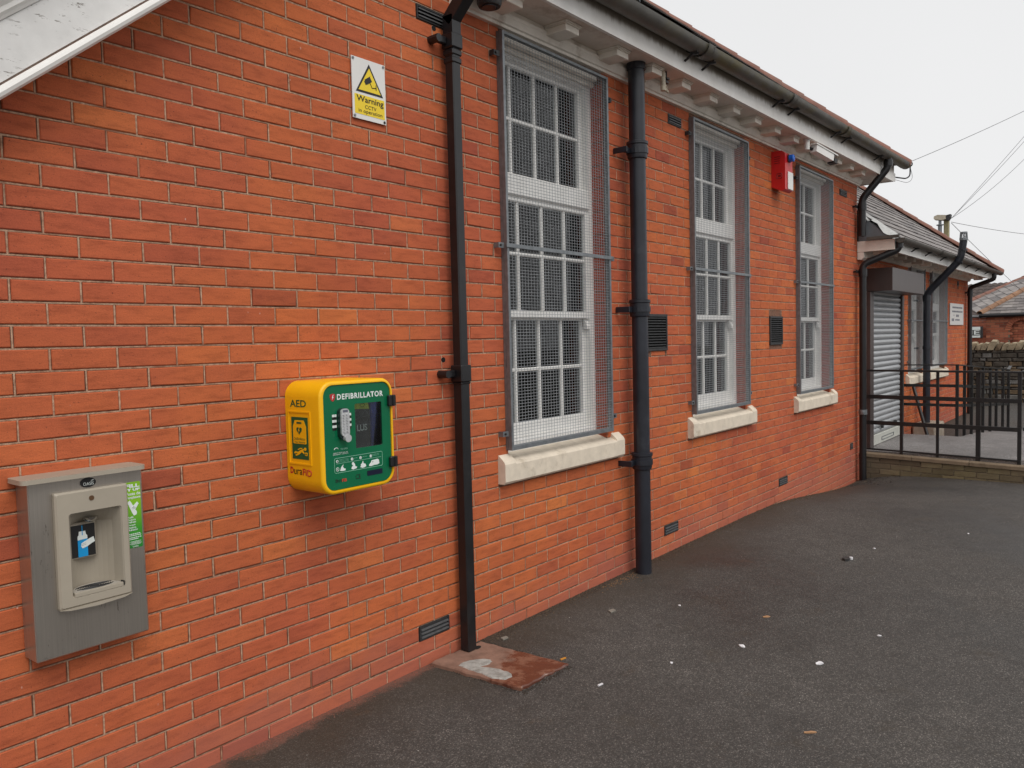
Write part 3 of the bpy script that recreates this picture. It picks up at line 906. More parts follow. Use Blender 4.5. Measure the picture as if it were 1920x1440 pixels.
# roofs: main hipped slope, gable slopes, with courses of slates, hip tiles
TP = math.tan(math.radians(38.9))
def slate_slope(o, u, n_u, v, n_v, su, mats, parent, name='slate', thick=0.007, clip=None, single=False, rnd=random.Random(5)):
    """slates laid on a plane: o origin, u unit along eave, v unit up the slope"""
    o = Vector(o); u = Vector(u).normalized(); v = Vector(v).normalized(); nrm = u.cross(v)
    if nrm.z < 0: nrm = -nrm
    hh = 0.22
    mbs = [MB() for _ in mats]
    parts = []
    for j in range(n_v):
        for i in range(-1, n_u + 1):
            off = 0.5 * su if j % 2 else 0
            a = i * su + off + 0.003; b = a + su - 0.006
            if clip:
                lo, hi = clip((j + 0.5) * hh)
                a, b = max(a, lo), min(b, hi)
            else:
                a, b = max(a, 0), min(b, n_u * su)
            if b - a < 0.03: continue
            t = rnd.uniform(0, .004)
            k = rnd.choices(range(len(mats)), weights=[6, 2, 3][:len(mats)])[0]
            mb = mbs[k]
            z0, z1 = j * hh - 0.02 + rnd.uniform(-.006, .006), (j + 1) * hh + 0.06
            q = [o + u * a + v * z0 + nrm * (0.020 + t), o + u * b + v * z0 + nrm * (0.020 + t + rnd.uniform(-.002, .003)), o + u * b + v * z1 + nrm * 0.006, o + u * a + v * z1 + nrm * 0.006]
            q += [p - nrm * thick for p in q[:2]]
            mb.add(q, [(0, 1, 2, 3), (4, 5, 1, 0), (4, 0, 3), (5, 2, 1)])
    for mb, ma in zip(mbs, mats):
        if mb.f:
            tag(mb.build('slates', ma, parent), kind='stuff')

def hip_tiles(p0, p1, parent, r=0.10, mat=TERRA, count=None, max_single=40):
    p0, p1 = Vector(p0), Vector(p1)
    Lh = (p1 - p0).length
    n = count or int(Lh / 0.33)
    d = (p1 - p0) / n
    t = d.normalized()
    sd_ = t.cross(Vector((0, 0, 1))).normalized(); up = sd_.cross(t)
    for k in range(n):
        a = p0 + d * k; b = a + d * 1.05
        mb = MB()
        seg = 8
        v = []
        for q, e in ((a, 0.012), (b, 0.0)):
            for i in range(seg + 1):
                an = math.pi * i / seg
                v.append(q + sd_ * math.cos(an) * (r + e) + up * (math.sin(an) * (r + e) - 0.03))
        for q, e in ((a, 0.012), (b, 0.0)):
            for i in range(seg + 1):
                an = math.pi * i / seg
                v.append(q + sd_ * math.cos(an) * (r + e - 0.016) + up * (math.sin(an) * (r + e - 0.016) - 0.03))
        m_ = seg + 1
        F = []
        for i in range(seg):
            F += [(i, i + 1, m_ + i + 1, m_ + i), (2 * m_ + i, 3 * m_ + i, 3 * m_ + i + 1, 2 * m_ + i + 1), (i, 2 * m_ + i, 2 * m_ + i + 1, i + 1)]
        F += [(0, m_, 3 * m_, 2 * m_), (seg, 2 * m_ + seg, 3 * m_ + seg, m_ + seg)]
        mb.add(v, F)
        mb.build('hip_tile' if abs(t.z) > 0.1 else 'ridge_tile', mat, parent)

RZ = 3.775
def rz(x): return RZ + ez(x) - EAVE
RC = Vector((10.24, -0.355, RZ + 0.066))
sin_, cos_ = math.sin(math.radians(38.9)), math.cos(math.radians(38.9))
ridge_y = 3.75
run = ridge_y + 0.355
roof = MB()
apex = Vector((RC.x - run, ridge_y, RC.z + run * TP))
lft = Vector((2.6, -0.355, RZ))
lftr = Vector((-1.0, ridge_y, apex.z - 0.05))
roof.quad(lft, RC, apex, lftr)
roof.add([RC, (RC.x, 8.0, RC.z), apex], [(0, 1, 2)])
roof.quad((RC.x, 8.0, RC.z), (-1.5, 8.0, RC.z), lftr, apex)
roof.build('roof', SLATE, bld)
slate_slope(lft, RC - lft, 28, (0, cos_, sin_), 24, 0.254, [SLATE, SLATE2, SLATE3], bld,
            clip=lambda s: (max(0, s * .2), (RC.x - 2.6) - s * cos_))
hip_tiles(RC + Vector((0.02, -0.02, -0.005)), apex + Vector((0, 0, -0.02)), bld, r=0.092)
# white gable verge over the left end: bargeboard and mouldings following the slope
def rake(prof, x0, x1, name, mat, xm=None):
    """prof in (y, height above the slope line)"""
    b = MB()
    n = len(prof)
    v = [(x0, y, gable_l(x0) + z) for y, z in prof] + [(x1, y, gable_l(x1) + z) for y, z in prof]
    F = [tuple(range(n)), tuple(range(2 * n - 1, n - 1, -1))] + [(i, n + i, n + (i + 1) % n, (i + 1) % n) for i in range(n)]
    b.add(v, F)
    zr = lambda x: gable_l(APX) - TANP * (x - APX)
    x2 = 2.12
    v = [(x1, y, gable_l(x1) + z) for y, z in prof] + [(x2, y, zr(x2) + z) for y, z in prof]
    b.add(v, F)
    o = b.build(name, mat, bld); fix_normals(o)
rake([(-0.13, 0.041), (-0.155, 0.041), (-0.155, 0.22), (-0.13, 0.22)], -1.45, APX, 'bargeboard', PEEL)
circ = [(-0.157 + 0.020 * math.cos(a), 0.012 + 0.022 * math.sin(a)) for a in [2 * math.pi * k / 10 for k in range(10)]]
rake(circ, -1.45, APX, 'verge_bead', WHITE)
rake([(0.0, 0.034), (-0.13, 0.034), (-0.13, 0.05), (0.0, 0.05)], -1.45, APX, 'verge_soffit', SOFFIT)
rake([(-0.13, 0.221), (-0.16, 0.221), (-0.166, 0.232), (-0.176, 0.242), (-0.176, 0.258), (-0.192, 0.278), (-0.196, 0.292), (-0.13, 0.292)], -1.45, APX, 'verge_moulding', WHITE)
rake([(0.0, 0.293), (-0.205, 0.293), (-0.215, 0.31), (-0.215, 0.36), (0.0, 0.37)], -1.45, APX, 'verge_tile', SLATE3)
gr = MB()
zr2 = gable_l(APX) - TANP * (2.2 - APX)
gr.quad((-1.45, 0, gable_l(-1.45) + .36), (APX, 0, gable_l(APX) + .36), (APX, 4, gable_l(APX) + .36), (-1.45, 4, gable_l(-1.45) + .36))
gr.quad((APX, 0, gable_l(APX) + .36), (2.2, 0, zr2 + .36), (2.6, 4, zr2 + .3), (APX, 4, gable_l(APX) + .36))
gr.build('gable_roof', SLATE3, bld)
box('lead_block', LEADP, bld, 2.5, 3.37, -0.33, 0.3, 3.74, 4.3)
for zz_ in (1.575, 3.28):
    q_ = MB(); q_.tube([(1.808, 0.004, zz_), (1.808, -0.001, zz_)], 0.014, 9); q_.build('fixing_hole', DARK, bld)

# ------------------------------------------------------------------ gutters
def gutter(name, label, x0, x1, y, z, r, parent_loc, mat, slope, brk, joints):
    t = thing(name, label, 'gutter', parent_loc)
    seg = 9
    mb = MB()
    def ring(x, e=0.0):
        zz = z + slope * (x - x0)
        return [(x, y - (r + e) * math.cos(math.pi * k / seg), zz - (r + e) * math.sin(math.pi * k / seg)) for k in range(seg + 1)]
    N = 14
    v = []
    for i in range(N + 1):
        x = x0 + (x1 - x0) * i / N
        v += ring(x) + ring(x, -0.006)
    m_ = 2 * (seg + 1)
    F = []
    for i in range(N):
        for k in range(seg):
            F.append((i * m_ + k, i * m_ + k + 1, (i + 1) * m_ + k + 1, (i + 1) * m_ + k))
            F.append((i * m_ + seg + 1 + k, (i + 1) * m_ + seg + 1 + k, (i + 1) * m_ + seg + 2 + k, i * m_ + seg + 2 + k))
        F.append((i * m_, (i + 1) * m_, (i + 1) * m_ + seg + 1, i * m_ + seg + 1))
    F.append(tuple(range(seg + 1)))
    F.append(tuple(N * m_ + k for k in range(seg + 1)))
    mb.add(v, F)
    mb.build('trough', mat, t, smooth=True)
    for x in joints:
        j = MB(); a = ring(x - 0.05, 0.009); b = ring(x + 0.05, 0.009)
        j.add(a + b, [(k, k + 1, seg + 2 + k, seg + 1 + k) for k in range(seg)])
        for xx in (x - 0.05, x + 0.042):
            a = ring(xx, 0.014); b = ring(xx + 0.008, 0.014)
            j.add(a + b, [(k, k + 1, seg + 2 + k, seg + 1 + k) for k in range(seg)])
        j.build('joint', mat, t, smooth=True)
    for x in brk:
        zz = z + slope * (x - x0)
        b = MB()
        pts = [(x, y - (r + .004) * math.cos(math.pi * k / 8), zz - (r + .004) * math.sin(math.pi * k / 8)) for k in range(8, 2, -1)]
        b.tube(pts, 0.006, 6)
        b.tube([(x, y + r + 0.003, zz - r - 0.045), (x, y + 0.01, zz - r - 0.012), (x + .02, y - 0.03, zz - r - 0.008)], 0.009, 6)
        b.build('bracket', IRON, t)
    return t
gutter('gutter', 'long mossy half round gutter along the upper main eaves', 2.0, 10.25, -0.362, 3.69, 0.068, (6, -0.36, 3.65), GUT, 0.0187, (2.56, 4.06, 4.34, 5.74, 6.12, 7.36, 7.72, 9.0), (4.2, 5.93, 7.54))

# ------------------------------------------------------------------ window guards
def guard(label, x0, x1, z0, z1, zm, lugs, mat=GALV):
    g_ = thing('window_guard', label, 'window guard', ((x0 + x1) / 2, -0.04, z0), 'wire mesh window guards')
    yf = -0.048
    f = MB()
    f.box(x0, x0 + 0.019, yf, -0.02, z0, z1, b=0.002)
    f.box(x1 - 0.019, x1, yf, -0.02, z0, z1, b=0.002)
    f.box(x0 + 0.0195, x1 - 0.0195, yf + 0.001, -0.02, z0, z0 + 0.025, b=0.002)
    f.box(x0 + 0.0195, x1 - 0.0195, yf + 0.001, -0.02, z1 - 0.019, z1, b=0.002)
    for xx in (x0, x1 - .004): f.box(xx, xx + .004, -0.0195, -0.002, z0, z1)
    f.box(x0 + .0045, x1 - .0045, -0.0195, -0.002, z1 - .004, z1)
    f.build('frame', mat, g_)
    mb = MB()
    k = x0 + 0.030
    r_ = 0.00135
    while k < x1 - 0.026:
        mb.tube([(k, yf + 0.012, z0 + 0.004), (k, yf + 0.012, z1 - 0.004)], r_, 4, caps=False); k += 0.0290
    k = z0 + 0.03
    while k < z1 - 0.026:
        mb.tube([(x0 + 0.004, yf + 0.0092, k), (x1 - 0.004, yf + 0.0092, k)], r_, 4, caps=False); k += 0.0180
    tag(mb.build('wire_mesh', WIRE, g_), kind='stuff')
    box('cross_bar', mat, g_, x0 - 0.012, x1 + 0.012, yf - 0.007, yf - 0.0015, zm - 0.012, zm + 0.012, b=0.002)
    for z in lugs + [zm]:
        for sx in (-1, 1):
            xa = x0 - 0.062 if sx < 0 else x1 + 0.0125
            b = MB(); b.box(xa, xa + 0.05, -0.034, -0.029, z - 0.015, z + 0.015)
            ex = xa if sx < 0 else xa + 0.045
            b.box(ex, ex + 0.005, -0.029, -0.001, z - 0.015, z + 0.015)
            b.build('lug', SOOT if z > 3 else mat, g_)
            bb = MB(); bb.tube([(xa + 0.018 * (1 if sx < 0 else 1), -0.042, z), (xa + 0.018, -0.033, z)], 0.007, 6); bb.build('bolt', IRON, g_)
    return g_
GLAB = ['nearest wire mesh guard, over the tall window between the two black pipes', 'wire mesh guard over the tall window left of the red alarm box', 'wire mesh guard over the tall window just right of the red alarm box']
for s, lab in zip(WIN, GLAB):
    guard(lab, 2.308 + s, 3.422 + s, 1.035, 3.405, 2.207, [3.27, 1.135])

# ------------------------------------------------------------------ vents
def louvre(label, x0, x1, z0, z1, n, name='wall_vent', cat='vent', group='black louvred wall vents', mat=SOOT, proud=0.012):
    v = thing(name, label, cat, ((x0 + x1) / 2, 0, z0), group)
    fw = min(0.016, (z1 - z0) * 0.12)
    f = MB()
    f.box(x0, x0 + fw, -proud, 0.05, z0, z1); f.box(x1 - fw, x1, -proud, 0.05, z0, z1)
    f.box(x0 + fw, x1 - fw, -proud + .001, 0.05, z0, z0 + fw); f.box(x0 + fw, x1 - fw, -proud + .001, 0.05, z1 - fw * 1.2, z1)
    f.build('frame', mat, v)
    box('backing', DARK, v, x0 + fw, x1 - fw, 0.051, 0.055, z0, z1)
    h = (z1 - z0 - 2 * fw) / n
    for k in range(n):
        z = z0 + fw + k * h
        s = MB()
        s.prism([(-0.008, z + h * 0.12), (0.03, z + h * 0.75), (0.03, z + h * 0.95), (-0.008, z + h * 0.5)], lambda u, w_, d: (d, u, w_), x0 + fw, x1 - fw)
        s.build('slat', SLATG if n < 5 else SOOT, v)
    return v
louvre('black louvred vent just right of the thick dark pipe', *VENTS[0], 12)
louvre('black louvred vent on the brick between second and third caged windows', *VENTS[1], 12)
AL = ['low black air brick left of the foot of the first black drainpipe', 'low air brick right of the foot of the thick dark pipe', 'low air brick in the wall below the third caged window']
for a, lab in zip(AIR, AL): louvre(lab, *a, 3, 'air_brick', 'air brick', 'air bricks', proud=0.004)
TL = ['black air brick high up by the bend of the first drainpipe', 'black air brick under the eaves right of the thick dark pipe', 'black air brick under the eaves right of the third caged window']
for a, lab in zip(TOPV, TL): louvre(lab, *a, 3, 'air_brick', 'air brick', 'air bricks', proud=0.003)
louvre('small low air brick beside the drainpipe at the building corner', *TINYV[0], 3, 'air_brick', 'air brick', 'air bricks', proud=0.003)

# ------------------------------------------------------------------ pipes
def pipe_bracket(parent, x, y, z, r, mat, side=-1, ln=0.07):
    b = MB()
    b.tube([(x, y, z - 0.018), (x, y, z + 0.018)], r + 0.008, 14)
    b.box(min(x, x + side * (r + ln)), max(x, x + side * (r + ln)), -0.045, -0.03, z - 0.017, z + 0.017, b=0.003)
    b.tube([(x + side * (r + ln - 0.018), -0.052, z), (x + side * (r + ln - 0.018), 0.0, z)], 0.013, 8)
    b.build('bracket', mat, parent)

# 1 square black pipe
p1 = thing('downpipe', 'slim square black drainpipe between the yellow cabinet and first caged window', 'drainpipe', (1.868, -0.06, 0))
PX, PY = 1.875, -0.062
sq = MB()
def sqtube(mb, pts, h):
    mb.tube(pts, h * math.sqrt(2), 4, square=True)
def square_run(mb, x0, x1, y0, y1, z0, z1): mb.box(x0, x1, y0, y1, z0, z1, b=0.006)
square_run(sq, PX - 0.032, PX + 0.032, PY - 0.032, PY + 0.032, 0.012, 1.535)
sq.build('pipe', BLACK, p1)
sq = MB(); square_run(sq, PX - 0.030, PX + 0.030, PY - 0.030, PY + 0.030, 1.536, 3.20); sq.build('pipe', BLACK, p1)
for z0, z1, e in ((1.457, 1.545, 0.040), (1.444, 1.456, 0.037), (3.175, 3.25, 0.040), (3.14, 3.17, 0.036), (3.10, 3.13, 0.035)):
    box('collar', BLACK, p1, PX - e, PX + e, PY - e, PY + e, z0, z1, b=0.005)
def prism_path(mb, a, b, h):
    a, b = Vector(a), Vector(b)
    v = []
    for q in (a, b):
        for dx, dn in ((-1, -1), (1, -1), (1, 1), (-1, 1)):
            t = (b - a).normalized(); nrm = Vector((1, 0, 0)).cross(t)
            v.append(q + Vector((dx * h, 0, 0)) + nrm * dn * h)
    mb.add(v, [(3, 2, 1, 0), (4, 5, 6, 7), (0, 1, 5, 4), (1, 2, 6, 5), (2, 3, 7, 6), (3, 0, 4, 7)])
nk = MB(); prism_path(nk, (PX, PY + 0.0, 3.251), (PX, PY, 3.34), 0.033); prism_path(nk, (PX, PY + 0.012, 3.315), (PX, -0.35, 3.60), 0.033); prism_path(nk, (PX, -0.35, 3.57), (PX, -0.35, 3.70), 0.033)
o = nk.build('swan_neck', BLACK, p1)
for z in (1.50, 3.21):
    b = MB()
    b.box(PX - 0.105, PX - 0.04, -0.062, -0.035, z - 0.020, z + 0.020, b=0.006)
    b.tube([(PX - 0.10, -0.066, z), (PX - 0.10, 0.0, z)], 0.021, 10)
    b.build('bracket', BLACK, p1)
# 2 thick pipe
p2 = thing('downpipe', 'thick blue black cast iron pipe right of the first caged window', 'drainpipe', (3.69, -0.11, 0))
X2, Y2, R2 = 3.685, -0.112, 0.0565
for a, b in ((-0.03, 0.80), (0.80, 1.87), (1.87, 2.955), (2.955, 3.55)):
    tb = MB(); tb.tube([(X2, Y2, a), (X2, Y2, b - 0.002)], R2, 20); tb.build('pipe', BLUEBLK, p2, smooth=True)
for z in (0.80, 1.87, 2.955):
    c = MB()
    c.tube([(X2, Y2, z + k) for k in (-0.06, -0.055, -0.04, 0.035, 0.04, 0.058, 0.062)], 0, 20, rs=[R2 + .002, R2 + .010, R2 + .013, R2 + .013, R2 + .019, R2 + .019, R2 + .006])
    c.build('collar', BLUEBLK, p2, smooth=True)
    b = MB()
    b.tube([(X2, Y2, z - 0.025), (X2, Y2, z + 0.012)], R2 + 0.0195, 20)
    b.box(X2 - R2 - 0.075, X2 - R2 + 0.01, Y2 + 0.02, Y2 + 0.034, z - 0.028, z + 0.012, b=0.003)
    b.box(X2 - R2 - 0.085, X2 - R2 - 0.0755, Y2 + 0.0, -0.002, z - 0.028, z + 0.012, b=0.003)
    b.build('bracket', BLUEBLK, p2)
c = MB(); c.tube([(X2, Y2, 3.50), (X2, Y2, 3.545)], R2 + 0.008, 20); c.build('collar', BLUEBLK, p2, smooth=True)

def round_pipe(name, label, path, r, mat, collars=(), brackets=(), fr=0.06, cat='drainpipe', side=-1):
    t = thing(name, label, cat, path[-1])
    m_ = MB(); m_.tube(fillet(path, fr), r, 14); m_.build('pipe', mat, t, smooth=True)
    for p, q in collars:
        c = MB(); c.tube([p, q], r + 0.009, 14); c.build('collar', mat, t, smooth=True)
    for x, y, z in brackets: pipe_bracket(t, x, y, z, r, mat, side)
    return t
p3 = round_pipe('downpipe', 'upper black drainpipe bending down from the main gutter end onto the lower roof', [(9.36, -0.362, 3.80), (9.36, -0.362, 3.67), (9.27, -0.085, 3.31), (9.27, -0.085, 2.855)], 0.044, BLACK,
                [((9.36, -0.362, 3.68), (9.36, -0.362, 3.75)), ((9.27, -0.085, 3.17), (9.27, -0.085, 3.26))], [(9.27, -0.085, 3.215)])
p4 = round_pipe('downpipe', 'black drainpipe at the corner left of the roller shutter', [(9.42, -0.47, 2.78), (9.42, -0.47, 2.67), (9.30, -0.085, 2.51), (9.30, -0.085, -0.21)], 0.042, BLACK,
                [((9.42, -0.47, 2.69), (9.42, -0.47, 2.76)), ((9.30, -0.085, 2.36), (9.30, -0.085, 2.45))], [(9.30, -0.085, 2.42)])
cl = MB(); cl.tube([(9.30, -0.085, 0.64), (9.30, -0.085, 0.70)], 0.050, 14); cl.box(9.19, 9.26, -0.12, -0.09, 0.655, 0.685, b=0.004); cl.build('clip', GALV, p4)
p5 = round_pipe('vent_pipe', 'fat black soil pipe with a cranked top rising above the lower gutter', [(12.55, -0.16, 0.22), (12.55, -0.16, 2.25), (12.55, -0.62, 2.74), (12.55, -0.66, 3.02)], 0.052, BLUEBLK,
                [((12.55, -0.16, 2.14), (12.55, -0.16, 2.22)), ((12.55, -0.585, 2.70), (12.55, -0.605, 2.725)), ((12.55, -0.655, 2.86), (12.55, -0.655, 2.88)), ((12.55, -0.16, 1.38), (12.55, -0.16, 1.43))], [(12.55, -0.16, 2.14), (12.55, -0.16, 1.40)], fr=0.1)
tp = MB(); tp.tube([(12.55, -0.66, 3.02), (12.55, -0.66, 3.055)], 0.058, 14); tp.tube([(12.55, -0.66, 3.12), (12.55, -0.66, 3.145)], 0.05, 14)
for k in range(8):
    a = math.pi * k / 4; tp.tube([(12.55 + .05 * math.cos(a), -0.66 + .05 * math.sin(a), 3.05), (12.55 + .045 * math.cos(a), -0.66 + .045 * math.sin(a), 3.125)], 0.007, 5)
tag(tp.build('vent_cowl', GALV, p5), 'pale slotted cowl on top of the pipe')
box('plinth', CONC, p5, 12.25, 12.95, -0.34, -0.02, -0.15, 0.23, b=0.02)
round_pipe('downpipe', 'black drainpipe on the far right corner of the lower building', [(16.75, -0.5, 2.74), (16.75, -0.5, 2.64), (16.85, -0.075, 2.50), (16.85, -0.075, -0.05)], 0.042, BLACK,
           [((16.85, -0.075, 2.34), (16.85, -0.075, 2.44)), ((16.85, -0.075, 0.95), (16.85, -0.075, 1.0))], [(16.85, -0.075, 2.4)])
lp = round_pipe('leaning_pole', 'short grey pole leaning on the wall left of the fat soil pipe', [(12.22, -0.045, 0.80), (11.72, -0.34, 0.12)], 0.025, IRON, cat='pole')

# ------------------------------------------------------------------ bottle filling station
FX0, FX1, FZ0, FZ1, FY = -0.243, 0.130, 0.655, 1.243, -0.10
fs = thing('bottle_filler', 'stainless steel water bottle filling station on the brick wall, lower left', 'water dispenser', (-0.05, 0, FZ0))
HX0, HX1, HZ0, HZ1 = -0.128, 0.040, 0.848, 1.125       # recess opening
cb = MB()
cb.box(FX0, HX0 - 0.012, FY, -0.001, FZ0, FZ1, b=0.004); cb.box(HX1 + 0.008, FX1, FY, -0.001, FZ0, FZ1, b=0.004)
cb.box(HX0 - 0.02, HX1 + 0.016, FY + .0003, -0.001, FZ0 + .0003, HZ0 - 0.012, b=0.0035); cb.box(HX0 - 0.02, HX1 + 0.016, FY + .0003, -0.001, HZ1 + 0.02, FZ1 - .0003, b=0.0035)
cb.build('cabinet', STEEL, fs)
cp = MB(); cp.prism(rrect(FX0 - 0.026, FX1 + 0.005, 0.0, 0.128, 0.02), lambda u, v, d: (u, -v, d), FZ1 + 0.0005, FZ1 + 0.016); o = cp.build('top_cap', TAUPE, fs); fix_normals(o)
# bezel: outer outline (slightly bowed bottom) with the recess opening
bz = MB()
yb = FY - 0.022
oa = [(-0.172, 1.200), (0.066, 1.203), (0.068, 0.818), (0.03, 0.812), (-0.05, 0.808), (-0.12, 0.812), (-0.165, 0.818)]
def frame_ring(mb, outer, inner, y0, y1):
    """ring between two outlines sampled by angle"""
    def samp(poly, n=64):
        cx = sum(p[0] for p in poly) / len(poly); cz = sum(p[1] for p in poly) / len(poly)
        return poly
    n = len(outer)
    v = [(x, y0, z) for x, z in outer] + [(x, y0, z) for x, z in inner] + [(x, y1, z) for x, z in outer] + [(x, y1, z) for x, z in inner]
    F = []
    for i in range(n):
        k = (i + 1) % n
        F += [(i, k, n + k, n + i), (2 * n + i, 3 * n + i, 3 * n + k, 2 * n + k), (i, 2 * n + i, 2 * n + k, k), (n + i, n + k, 3 * n + k, 3 * n + i)]
    mb.add(v, F)
outer = rrect(-0.172, 0.067, 0.813, 1.202, 0.006, 3); inner = rrect(HX0, HX1, HZ0, HZ1, 0.010, 3)
outer_b = rrect(-0.166, 0.061, 0.819, 1.196, 0.006, 3)
frame_ring(bz, outer, rrect(HX0 - .004, HX1 + .004, HZ0 - .004, HZ1 + .004, .01, 3), FY - 0.0005, yb + 0.006)
n_ = len(outer)
bz.add([(x, yb + .006, z) for x, z in outer] + [(x, yb, z) for x, z in outer_b], [(i, (i + 1) % n_, n_ + (i + 1) % n_, n_ + i) for i in range(n_)])
inn2 = rrect(HX0 - 0.004, HX1 + 0.004, HZ0 - 0.004, HZ1 + 0.004, 0.01, 3)
bz.add([(x, yb, z) for x, z in outer_b] + [(x, yb, z) for x, z in inn2], [(i, (i + 1) % n_, n_ + (i + 1) % n_, n_ + i) for i in range(n_)])
bz.add([(x, yb, z) for x, z in inn2] + [(x, yb + 0.006, z) for x, z in inner], [(i, (i + 1) % n_, n_ + (i + 1) % n_, n_ + i) for i in range(n_)])
bowl = MB(); bowl.prism([(-0.172, 0.8135), (0.067, 0.8135), (0.04, 0.806), (-0.05, 0.801), (-0.14, 0.806)], FRONT(FY), 0.0, 0.021); bowl.build('bezel_lip', TAUPE, fs)
bz.build('bezel', TAUPE, fs)
# recess: curved back
rc = MB()
NS = 14
back = []
for i in range(NS + 1):
    t = i / NS
    x = HX0 + (HX1 - HX0) * t
    d = min(1, math.sin(math.pi * t) ** 0.55)
    back.append((x, yb + 0.006 + (0.092) * d))
for i in range(NS):
    (xa, ya), (xb, yb_) = back[i], back[i + 1]
    rc.quad((xa, ya, HZ0), (xb, yb_, HZ0), (xb, yb_, HZ1 - 0.05), (xa, ya, HZ1 - 0.05))
    # sloping ceiling
    fx = lambda x, y: (x, yb + 0.006 + (y - yb - 0.006) * 0.0, HZ1)
    rc.quad((xa, ya, HZ1 - 0.05), (xb, yb_, HZ1 - 0.05), (xb, yb + .006 + (yb_ - yb - .006) * .25, HZ1), (xa, yb + .006 + (ya - yb - .006) * .25, HZ1))
    rc.quad((xa, yb + .006, HZ1), (xb, yb + .006, HZ1), (xb, yb + .006 + (yb_ - yb - .006) * .25, HZ1), (xa, yb + .006 + (ya - yb - .006) * .25, HZ1))
    rc.quad((xa, yb + .006, HZ0), (xb, yb + .006, HZ0), (xb, yb_, HZ0), (xa, ya, HZ0))
rc.build('recess', TAUPE, fs, smooth=True)
box('screen_panel', TAUPE, fs, -0.112, -0.016, -0.052, -0.034, 0.955, 1.080, b=0.004)
sp_ = box('display_picture', INKK, fs, -0.106, -0.022, -0.0545, -0.0525, 0.962, 1.072)
FP = FRONT(-0.0547)
flat([(-0.080, 0.962), (-0.048, 0.962), (-0.048, 1.022), (-0.080, 1.020)], FP, INKB, sp_, 'bottle_print')
flat([(-0.080, 1.0205), (-0.048, 1.0225), (-0.048, 1.033), (-0.052, 1.038), (-0.054, 1.050), (-0.075, 1.050), (-0.076, 1.038), (-0.080, 1.033)], FP, INKW, sp_, 'bottle_neck_print', d=0.0008)
flat([(-0.0655, 1.036), (-0.0630, 1.036), (-0.0630, 1.070), (-0.0655, 1.070)], FP, INKB, sp_, 'water_stream_print', d=0.0012)
flat([(-0.070, 0.998), (-0.066, 0.991), (-0.050, 0.995), (-0.036, 1.003), (-0.024, 1.008), (-0.028, 1.025), (-0.044, 1.020), (-0.060, 1.013), (-0.069, 1.008)], FP, INKW, sp_, 'hand_print', d=0.0018)
for dz in (0.0, 0.005):
    flat([(-0.069, 1.0 + dz), (-0.054, 1.003 + dz), (-0.054, 1.0036 + dz), (-0.069, 1.0006 + dz)], FP, INKN, sp_, 'finger_print', d=0.0022)
nz = MB(); nz.tube([(-0.045, -0.080, 1.084), (-0.045, -0.080, 1.090), (-0.045, -0.080, 1.10)], 0, 14, rs=[.010, .02, .024]); nz.build('nozzle', CHROME, fs, smooth=True)
# drip tray
tr = MB(); tr.prism([(HX0 + .004, 0.112)] + [(-0.044 + 0.079 * math.cos(math.radians(180 - 180 * k / 12)), 0.112 - 0.076 * math.sin(math.radians(180 * k / 12))) for k in range(13)][0:13] + [(HX1 - .004, 0.112)], lambda u, v, d: (u, -v, d), HZ0, HZ0 + 0.012)
o = tr.build('drip_tray', M('pale_grate', (196, 190, 180), 0.35, metal=0.3, bumpk=0), fs); fix_normals(o)
for k, r_ in enumerate((0.014, 0.022, 0.030, 0.038, 0.046, 0.054, 0.062)):
    s_ = MB()
    for a0, a1 in ((15, 165), (195, 345)):
        pts = [(-0.044 + r_ * math.cos(math.radians(a0 + (a1 - a0) * q / 8)), -0.082 + 0.44 * r_ * math.sin(math.radians(a0 + (a1 - a0) * q / 8)), HZ0 + 0.0125) for q in range(9)]
        s_.tube(pts, 0.0016, 4)
    s_.build('slot', INKK, o)
dd = MB(); dd.prism(disc(-0.044, 0.082, 0.010, 0.005), lambda u, v, d: (u, -v, d), HZ0 + 0.012, HZ0 + 0.0135); dd.build('drain_hole', DARK, o)
box('tray_lip', TAUPE, fs, HX0 + .003, HX1 - .003, -0.1225, -0.1125, HZ0 - 0.002, HZ0 + 0.012, b=0.001)
box('tray_gap', DARK, fs, HX1 - 0.004, HX1 - 0.0005, -0.124, -0.10, HZ0 + 0.001, HZ0 + 0.016)
sn = MB(); sn.tube([(-0.056, yb - 0.0015, 1.171), (-0.056, yb + 0.002, 1.171)], 0.0085, 16); sn.build('sensor', M('amber_sensor', (96, 70, 48), 0.25, bumpk=0), fs)
bd = MB(); bd.prism(disc(-0.056, 1.2215, 0.0255, 0.0165, 24), FRONT(FY), 0.0, 0.003); bdo = bd.build('badge', INKK, fs)
text('OASIS', -0.073, -0.038, 1.2125, 1.223, FRONT(FY - 0.003), INKW, bdo, bold=0.0)
flat([(-0.046, 1.226), (-0.041, 1.231), (-0.037, 1.2285), (-0.042, 1.2265)], FRONT(FY - .003), INKW, bdo, 'palm_mark')
flat([(-0.048, 1.224), (-0.045, 1.230), (-0.0445, 1.224)], FRONT(FY - .003), INKW, bdo, 'palm_mark')
ST = (0.066, 0.121, 0.965, 1.200)
stk = MB(); stk.prism(rrect(ST[0], ST[1], ST[2], ST[3], 0.004, 2), FRONT(FY), 0.0, 0.0012); sto = stk.build('sticker', LIME, fs)
SF = FRONT(FY - 0.0012)
text('FILL', 0.0675, 0.118, 1.180, 1.193, SF, INKW, sto, bold=0.05)
text('IT UP', 0.0695, 0.119, 1.168, 1.177, SF, INKW, sto, bold=0.05)
text('Poste de', 0.0690, 0.1195, 1.153, 1.164, SF, INKW, sto, bold=0.02)
text('remplissage', 0.0715, 0.1195, 1.138, 1.150, SF, INKW, sto, bold=0.02)
